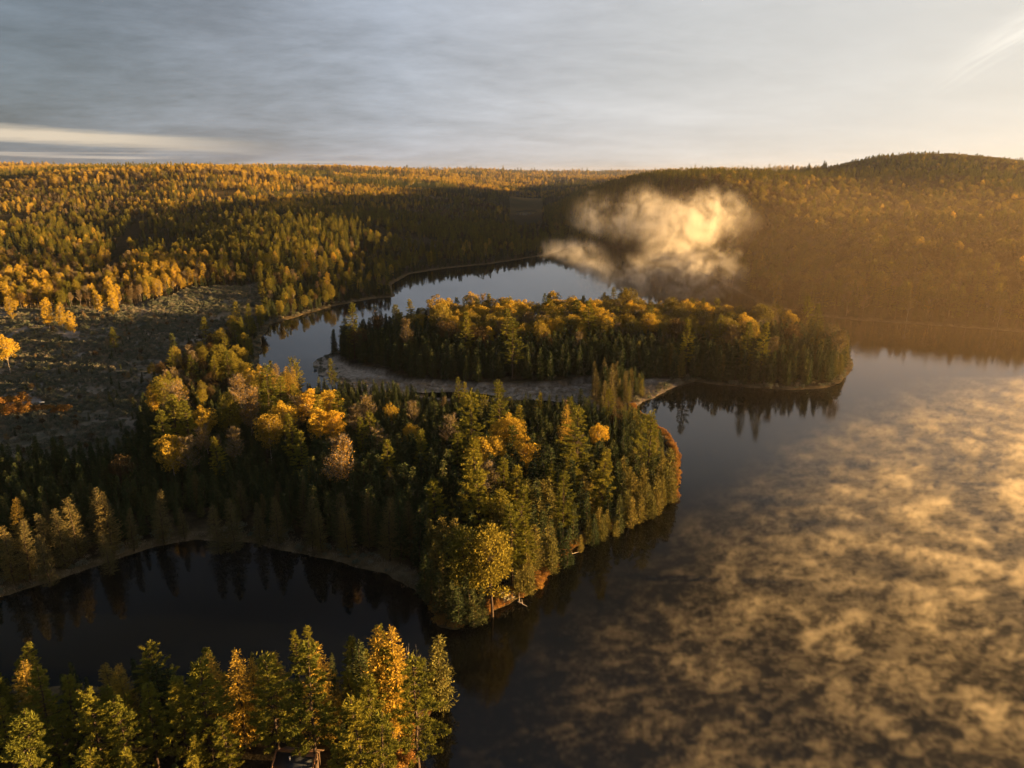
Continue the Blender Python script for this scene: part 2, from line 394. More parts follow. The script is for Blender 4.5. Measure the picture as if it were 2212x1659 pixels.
# ------------------------------------------------------------------ vegetation materials
def foliage(name, stops, trans=0.2, gain=0.35):
    mt, N, out = material(name)
    rnd = N.new('ShaderNodeObjectInfo').outputs['Random']
    oc = N.new('ShaderNodeTexCoord').outputs['Object']
    nz = N.noise(oc, 0.55, 2, 0.5)
    v = N.add(N.mul(rnd, 1.0 - gain), N.mul(N.ss(nz, 0.25, 0.75), gain))
    c = N.ramp(v, stops)
    d = N.new('ShaderNodeBsdfDiffuse'); N.put(d.inputs[0], c)
    t = N.new('ShaderNodeBsdfTranslucent'); N.put(t.inputs[0], c)
    mx_ = N.new('ShaderNodeMixShader'); mx_.inputs[0].default_value = trans
    N.put(mx_.inputs[1], d.outputs[0]); N.put(mx_.inputs[2], t.outputs[0]); N.put(out.inputs[0], mx_.outputs[0])
    return mt
def bark(name, a, b, sc=3.0):
    mt, N, out = material(name)
    oc = N.new('ShaderNodeTexCoord').outputs['Object']
    mp = N.new('ShaderNodeMapping'); N.put(mp.inputs[0], oc); mp.inputs['Scale'].default_value = (2, 2, 0.6)
    c = N.ramp(N.noise(mp.outputs[0], sc, 4, 0.6), [(0.35, a), (0.65, b)])
    d = N.new('ShaderNodeBsdfDiffuse'); N.put(d.inputs[0], c); N.put(out.inputs[0], d.outputs[0])
    return mt
MAT = dict(
    spruce=foliage('spruce_needles', [(0.0, (.030, .044, .020)), (0.55, (.050, .064, .025)), (0.85, (.078, .085, .030)), (1.0, (.12, .108, .040))], 0.12),
    pine=foliage('pine_needles', [(0.0, (.095, .105, .020)), (0.5, (.165, .160, .025)), (1.0, (.28, .235, .032))], 0.2),
    redpine=foliage('red_pine_needles', [(0.0, (.115, .112, .020)), (1.0, (.24, .185, .028))], 0.2),
    larch=foliage('larch_needles', [(0.0, (.17, .125, .036)), (0.5, (.30, .205, .038)), (1.0, (.50, .32, .036))], 0.25),
    tamarack=foliage('shaded_larch_needles', [(0.0, (.085, .078, .036)), (0.6, (.125, .105, .042)), (1.0, (.19, .14, .042))], 0.18),  # shade over the pond row put into this duller larch colour
    aspen=foliage('aspen_leaves', [(0.0, (.22, .15, .03)), (0.35, (.36, .25, .034)), (0.75, (.50, .34, .04)), (1.0, (.54, .29, .036))], 0.28),
    olive=foliage('olive_leaves', [(0.0, (.10, .090, .022)), (0.5, (.19, .150, .028)), (1.0, (.30, .21, .034))], 0.25),
    birch=foliage('birch_leaves', [(0.0, (.11, .088, .030)), (0.5, (.18, .128, .034)), (1.0, (.32, .185, .040))], 0.25),
    brown=foliage('brown_leaves', [(0.0, (.048, .036, .019)), (0.5, (.080, .054, .024)), (1.0, (.130, .082, .030))], 0.2),
    cedar=foliage('cedar_sprays', [(0.0, (.085, .088, .026)), (0.6, (.145, .128, .034)), (1.0, (.22, .165, .042))], 0.15),
    shrub=foliage('shrub_leaves', [(0.0, (.20, .10, .035)), (0.5, (.30, .155, .042)), (1.0, (.38, .235, .045))], 0.25),
    heath=foliage('heath_leaves', [(0.0, (.070, .088, .060)), (0.45, (.125, .135, .092)), (0.8, (.21, .185, .13)), (1.0, (.32, .235, .165))], 0.1),
    sedge=foliage('sedge_blades', [(0.0, (.15, .115, .07)), (1.0, (.38, .30, .20))], 0.1),
    bark=bark('dark_bark', (.035, .026, .02), (.09, .066, .05)),
    pale=bark('pale_bark', (.12, .10, .085), (.38, .34, .29)),
    birchwood=bark('birch_bark', (.08, .062, .048), (.26, .22, .18)),
    dead=bark('weathered_wood', (.18, .15, .12), (.42, .36, .30)))

# ------------------------------------------------------------------ vegetation meshes
def unit(v): return v / np.maximum(np.linalg.norm(v, axis=-1, keepdims=True), 1e-9)
class TB:
    """collects tapered tubes and leaf-sized faces; slot 0 = foliage, slot 1 = wood"""
    def __init__(self, seed): self.V, self.F, self.M, self.n = [], [], [], 0; self.g = np.random.default_rng(seed)
    def put(self, v, f, m):
        self.V.append(v); self.F.append(f + self.n); self.M.append(np.full(len(f), m)); self.n += len(v)
    def tube(self, pts, rad, sides=5, m=1):
        pts = np.asarray(pts, float); rad = np.asarray(rad, float); k = len(pts)
        t = unit(np.gradient(pts, axis=0)); ref = np.array([0.31, 0.17, 0.93]) if abs(t[0][2]) < 0.9 else np.array([1.0, 0.1, 0])
        u = unit(np.cross(t, ref)); w = np.cross(t, u)
        a = np.linspace(0, 2 * math.pi, sides, endpoint=False)
        v = pts[:, None] + rad[:, None, None] * (np.cos(a)[None, :, None] * u[:, None] + np.sin(a)[None, :, None] * w[:, None])
        i = np.arange(k - 1)[:, None] * sides + np.arange(sides)[None]; j = np.arange(k - 1)[:, None] * sides + (np.arange(sides)[None] + 1) % sides
        self.put(v.reshape(-1, 3), np.stack([i, j, j + sides, i + sides], -1).reshape(-1, 4), m)
    def leaves(self, c, d, L, w, m=0):
        """diamond leaves from base points c along directions d"""
        n = len(c); d = unit(d); s = unit(np.cross(d, self.g.normal(size=(n, 3))))
        L = np.broadcast_to(L, (n,))[:, None]; w = np.broadcast_to(w, (n,))[:, None]
        v = np.stack([c, c + d * L * .5 + s * w, c + d * L, c + d * L * .5 - s * w], 1).reshape(-1, 3)
        i = np.arange(n)[:, None] * 4
        self.put(v, np.concatenate([i, i + 1, i + 2, i + 3], 1), m)
    def meshes(self, name, mats, split):
        V, F, M = np.vstack(self.V), np.vstack(self.F), np.concatenate(self.M)
        whole = mesh_np(name, V, F, mats, M)
        if not split: return whole, None, None
        res = []
        for q, nm in ((0, 'crown'), (1, 'trunk')):
            f = F[M == q]; u, inv = np.unique(f, return_inverse=True)
            res.append(mesh_np(name + '_' + nm, V[u], inv.reshape(-1, 4), [mats[q]]))
        return whole, res[0], res[1]

def trunk_pts(b, h, r, lean=0.02, n=6, wob=0.12):
    g = b.g; t = np.linspace(0, 1, n); ln = g.normal(size=2) * lean * h
    p = np.stack([ln[0] * t ** 1.5 + g.normal(size=n) * wob * (t > 0), ln[1] * t ** 1.5 + g.normal(size=n) * wob * (t > 0), t * h], 1)
    b.tube(p, r * (1 - 0.9 * t) + 0.02, 6); return p
def on_trunk(p, z): return np.array([np.interp(z, p[:, 2], p[:, 0]), np.interp(z, p[:, 2], p[:, 1]), z])

def conifer(b, h, r, z0, step, nb, power, droop, leaf, wid, dens, ragged=0.25, tip=0.25, wood=0.16):
    p = trunk_pts(b, h, wood); g = b.g; z = z0 * h
    while z < h * 0.985:
        f = (z - z0 * h) / (h * (1 - z0)); R = r * ((1 - f) ** power) * min(1.0, 0.55 + f * 4) + 0.10
        for q in range(nb):
            L = R * g.uniform(1 - ragged * 1.5, 1 + ragged); a = g.uniform(0, 2 * math.pi)
            o = on_trunk(p, min(z + g.uniform(-.5, .5) * step, h * .99)); d = np.array([math.cos(a), math.sin(a), 0])
            k = max(2, int(L * dens)); t = np.linspace(0.12, 1, k) ** 0.85
            zz = -droop * L * t + tip * L * t ** 2.5
            c = o + d * (L * t)[:, None]; c[:, 2] += zz
            dd = np.repeat(d[None], k, 0) + g.normal(size=(k, 3)) * 0.55; dd[:, 2] += -droop * 0.5 + 0.15
            b.leaves(c, dd, leaf * g.uniform(.7, 1.25, k), wid * g.uniform(.7, 1.25, k))
        z += step * g.uniform(.8, 1.2)
    b.leaves(np.repeat(on_trunk(p, h * .97)[None], 6, 0), np.array([[0, 0, 1.0]]) + g.normal(size=(6, 3)) * .25, leaf, wid * .6)

def white_pine(b, h, r, z0=0.28, wind=0.0):
    p = trunk_pts(b, h, 0.30, 0.02, 7, 0.1); g = b.g; z = z0 * h; lean = g.uniform(0, 2 * math.pi); cone = g.uniform(.15, .75)
    while z < h * 0.97:
        f = (z - z0 * h) / (h * (1 - z0))
        R = r * ((1 - cone) * (0.77 + 0.75 * f - 1.36 * f ** 1.7) + cone * (1.08 - 0.98 * f ** 1.15)) * (.72 + .28 * min(1, f * 5))
        nb = g.integers(4, 7); a0 = g.uniform(0, 6.28)
        for q in range(nb):
            a = a0 + q * 6.283 / nb + g.uniform(-.3, .3); L = max(0.8, R * g.uniform(.5, 1.2) * (1 + (.18 + .5 * wind) * math.cos(a - lean)))
            o = on_trunk(p, z + g.uniform(-.25, .25)); d = np.array([math.cos(a), math.sin(a), 0]); rise = g.uniform(-.10, .12) + 0.42 * f * f + .35 * wind
            n = 5; t = np.linspace(0, 1, n); br = o + d * (L * t)[:, None]; br[:, 2] += L * (rise * t ** 1.4 - 0.06 * np.sin(t * 3.1))
            b.tube(br, 0.07 * (1 - .8 * t) + .012, 4)
            k = int(4 + L * 4.0); tt = g.uniform(0.28, 1.0, k) ** 0.8; side = np.array([-d[1], d[0], 0])
            c = o + d * (L * tt)[:, None] + side * (g.uniform(-.33, .33, k) * L * (1.15 - tt) * 0.9)[:, None]
            c[:, 2] += L * (rise * tt ** 1.4 - .06 * np.sin(tt * 3.1)) + g.uniform(-.05, .18, k)
            m = 15; cc = np.repeat(c, m, 0); dd = np.repeat(d[None], k * m, 0) * .55 + g.normal(size=(k * m, 3)) * np.array([.75, .75, .28]); dd[:, 2] += .34
            b.leaves(cc, dd, g.uniform(.36, .66, k * m), g.uniform(.036, .06, k * m))
        z += g.uniform(.95, 1.65) * (1 - .4 * f) * (1 + .7 * wind)
    o = on_trunk(p, h * .95); cc = np.repeat(o[None], 40, 0) + g.normal(size=(40, 3)) * np.array([.5, .5, .5])
    b.leaves(cc, g.normal(size=(40, 3)) * .6 + np.array([0, 0, 1.0]), .8, .08)

def clumped(b, h, r, ch, top, n_cl, per, leaf, wid, limbs=True, hollow=0.55, flat=1.0, wood=0.20, trunk_h=None):
    """broad crown: clumps of leaves over a domed volume, on forking limbs"""
    g = b.g; p = trunk_pts(b, trunk_h or h * .72, wood, 0.03, 6, 0.15); zc = h - ch * .52
    cs = []
    for i in range(n_cl):
        th = math.acos(1 - 2 * (i + .5) / n_cl * (0.80 if top else 0.98)); ph = i * 2.39996 + g.uniform(-.3, .3)
        rr = g.uniform(.50, 1.06)
        c = np.array([math.sin(th) * math.cos(ph) * r, math.sin(th) * math.sin(ph) * r, math.cos(th) * ch * .5]) * rr
        c[:2] += p[-1][:2] * 0.8; c[2] += zc; cs.append(c)
    for c in cs:
        s = r * g.uniform(.20, .46); m = int(per * g.uniform(.75, 1.25))
        dv = unit(g.normal(size=(m, 3))); rad = (g.uniform(hollow ** 3, 1, m) ** (1 / 3))[:, None] * s
        pos = c + dv * rad * np.array([1, 1, .75 * flat])
        dd = dv * .7 + g.normal(size=(m, 3)) * .6; dd[:, 2] += .3
        b.leaves(pos, dd, leaf * g.uniform(.7, 1.3, m), wid * g.uniform(.7, 1.3, m))
        if limbs:
            z0_ = g.uniform(.5, .95) * p[-1][2]; o = on_trunk(p, min(z0_, c[2] - .4) if c[2] > 1.5 else .5); t = np.linspace(0, 1, 4)
            q = o + (c - o) * t[:, None]; q[:, 2] += np.sin(t * 3.14) * .25; b.tube(q, wood * .34 * (1 - .8 * t) + .015, 4)
def twiggy(b, h, r, ch, n_limb, per, leaf, wid, leaf_frac, wood=.16):
    """thin late-autumn crown: many fine upswept twigs, few leaves left"""
    g = b.g; p = trunk_pts(b, h * .93, wood, .03, 7, .18)
    for i in range(n_limb):
        z = h - ch + ch * g.uniform(0, .85) ** 1.0; a = i * 2.4 + g.uniform(-.4, .4); f = (z - h + ch) / ch
        L = r * (1.05 - .7 * f) * g.uniform(.7, 1.15); o = on_trunk(p, max(z - L * .6, h * .25)); d = np.array([math.cos(a), math.sin(a), 0])
        t = np.linspace(0, 1, 5); q = o + d * (L * t)[:, None]; q[:, 2] += L * .85 * t ** 1.3; b.tube(q, .055 * (1 - .8 * t) + .012, 4)
        m = per; tt = g.uniform(.25, 1, m); c = o + d * (L * tt)[:, None]; c[:, 2] += L * .85 * tt ** 1.3
        dd = d * .5 + g.normal(size=(m, 3)) * .6; dd[:, 2] += .75
        b.leaves(c, dd, g.uniform(.7, 1.5, m), .022, 1)
        k = int(per * leaf_frac); c2 = c[g.integers(0, m, k)] + unit(g.normal(size=(k, 3))) * g.uniform(.2, 1.0, k)[:, None]
        b.leaves(c2, g.normal(size=(k, 3)) + np.array([0, 0, .3]), leaf, wid)

def make(kind, seed):
    b = TB(seed); g = b.g
    if kind == 'spruce': conifer(b, 13, g.uniform(1.5, 2.1), .05, .28, 9, .80, .38, .60, .10, 4.4, .3)
    elif kind == 'cedar': conifer(b, 12, g.uniform(1.6, 2.0), .03, .26, 10, .55, .16, .52, .11, 4.2, .38, .45)
    elif kind in ('larch', 'tamarack'): conifer(b, 15, g.uniform(2.1, 2.5), .07, .27, 11, .66, .06, .36, .06, 6.4, .34, .22)
    elif kind == 'pine' and seed % 100 == 4: white_pine(b, 24, 5.6, .34, 1.0)
    elif kind == 'pine': white_pine(b, 24, g.uniform(3.9, 4.8), g.uniform(.20, .34))
    elif kind == 'redpine': clumped(b, 23, 4.3, 17, False, 64, 80, .62, .13, True, .5, .8, .28)
    elif kind == 'aspen' and seed % 100 >= 2: clumped(b, 21, g.uniform(3.0, 3.6), g.uniform(17.5, 19), False, 54, 76, .42, .20, True, .5)
    elif kind == 'aspen': clumped(b, 21, g.uniform(3.7, 4.5), g.uniform(11, 13), False, 46, 96, .42, .20, True, .45)
    elif kind == 'olive': clumped(b, 19, g.uniform(4.0, 5.0), g.uniform(8, 10), True, 36, 70, .44, .20, True, .5)
    elif kind == 'birch': twiggy(b, 19, g.uniform(3.4, 4.4), g.uniform(8, 10), 46, 34, .34, .17, .75)
    elif kind == 'brown': clumped(b, 17, g.uniform(3.6, 4.6), 9, True, 30, 56, .46, .17, True, .4)
    elif kind == 'snag': twiggy(b, 15, 1.4, 10, 12, 5, .3, .1, 0.0, .15)
    elif kind == 'shrub': clumped(b, 2.6, 1.5, 2.2, True, 12, 46, .34, .12, True, .3, 1, .06, 1.2)
    elif kind == 'heath': clumped(b, 1.3, .95, 1.2, True, 7, 26, .34, .10, False, .3, 1, .05, .6)
    elif kind == 'sedge':
        n = 40; c = np.stack([g.normal(size=n) * .45, g.normal(size=n) * .45, np.zeros(n)], 1); b.leaves(c, g.normal(size=(n, 3)) * .35 + np.array([0, 0, 1.0]), g.uniform(.4, .9, n), .035)
        b.tube([(0, 0, 0), (0, 0, .3)], [.02, .01], 3)
    return b
KINDS = dict(  # kind: (object name, category, foliage, wood, template height, number of shapes, crown radius)
    spruce=('spruce_tree', 'spruce tree', 'spruce', 'bark', 13, 4, 1.9), pine=('pine_tree', 'pine tree', 'pine', 'bark', 24, 5, 4.3),
    redpine=('red_pine_tree', 'pine tree', 'redpine', 'bark', 23, 2, 4.5), larch=('larch_tree', 'larch tree', 'larch', 'bark', 15, 3, 2.7),
    tamarack=('tamarack_tree', 'larch tree', 'tamarack', 'bark', 15, 3, 2.4),  # larch again, with shade over the pond row put into its needle colour
    aspen=('aspen_tree', 'aspen tree', 'aspen', 'pale', 21, 4, 5.2), olive=('poplar_tree', 'poplar tree', 'olive', 'pale', 19, 3, 4.7), birch=('birch_tree', 'birch tree', 'birch', 'birchwood', 19, 4, 4.0),
    brown=('maple_tree', 'maple tree', 'brown', 'bark', 17, 3, 4.2), cedar=('cedar_tree', 'cedar tree', 'cedar', 'bark', 12, 3, 1.7), snag=('dead_tree', 'dead tree', 'birch', 'dead', 15, 2, 1.0),
    shrub=('shrub', 'shrub', 'shrub', 'bark', 2.6, 3, 1.6), heath=('heath', None, 'heath', 'bark', 1.3, 3, 1.0), sedge=('sedge', None, 'sedge', 'bark', .8, 2, .7))
TPL = {}
for ki, (k, v) in enumerate(KINDS.items()):
    TPL[k] = [make(k, 100 * ki + s).meshes(v[0], [MAT[v[2]], MAT[v[3]]], k not in ('snag', 'heath', 'sedge', 'shrub')) for s in range(v[5])]

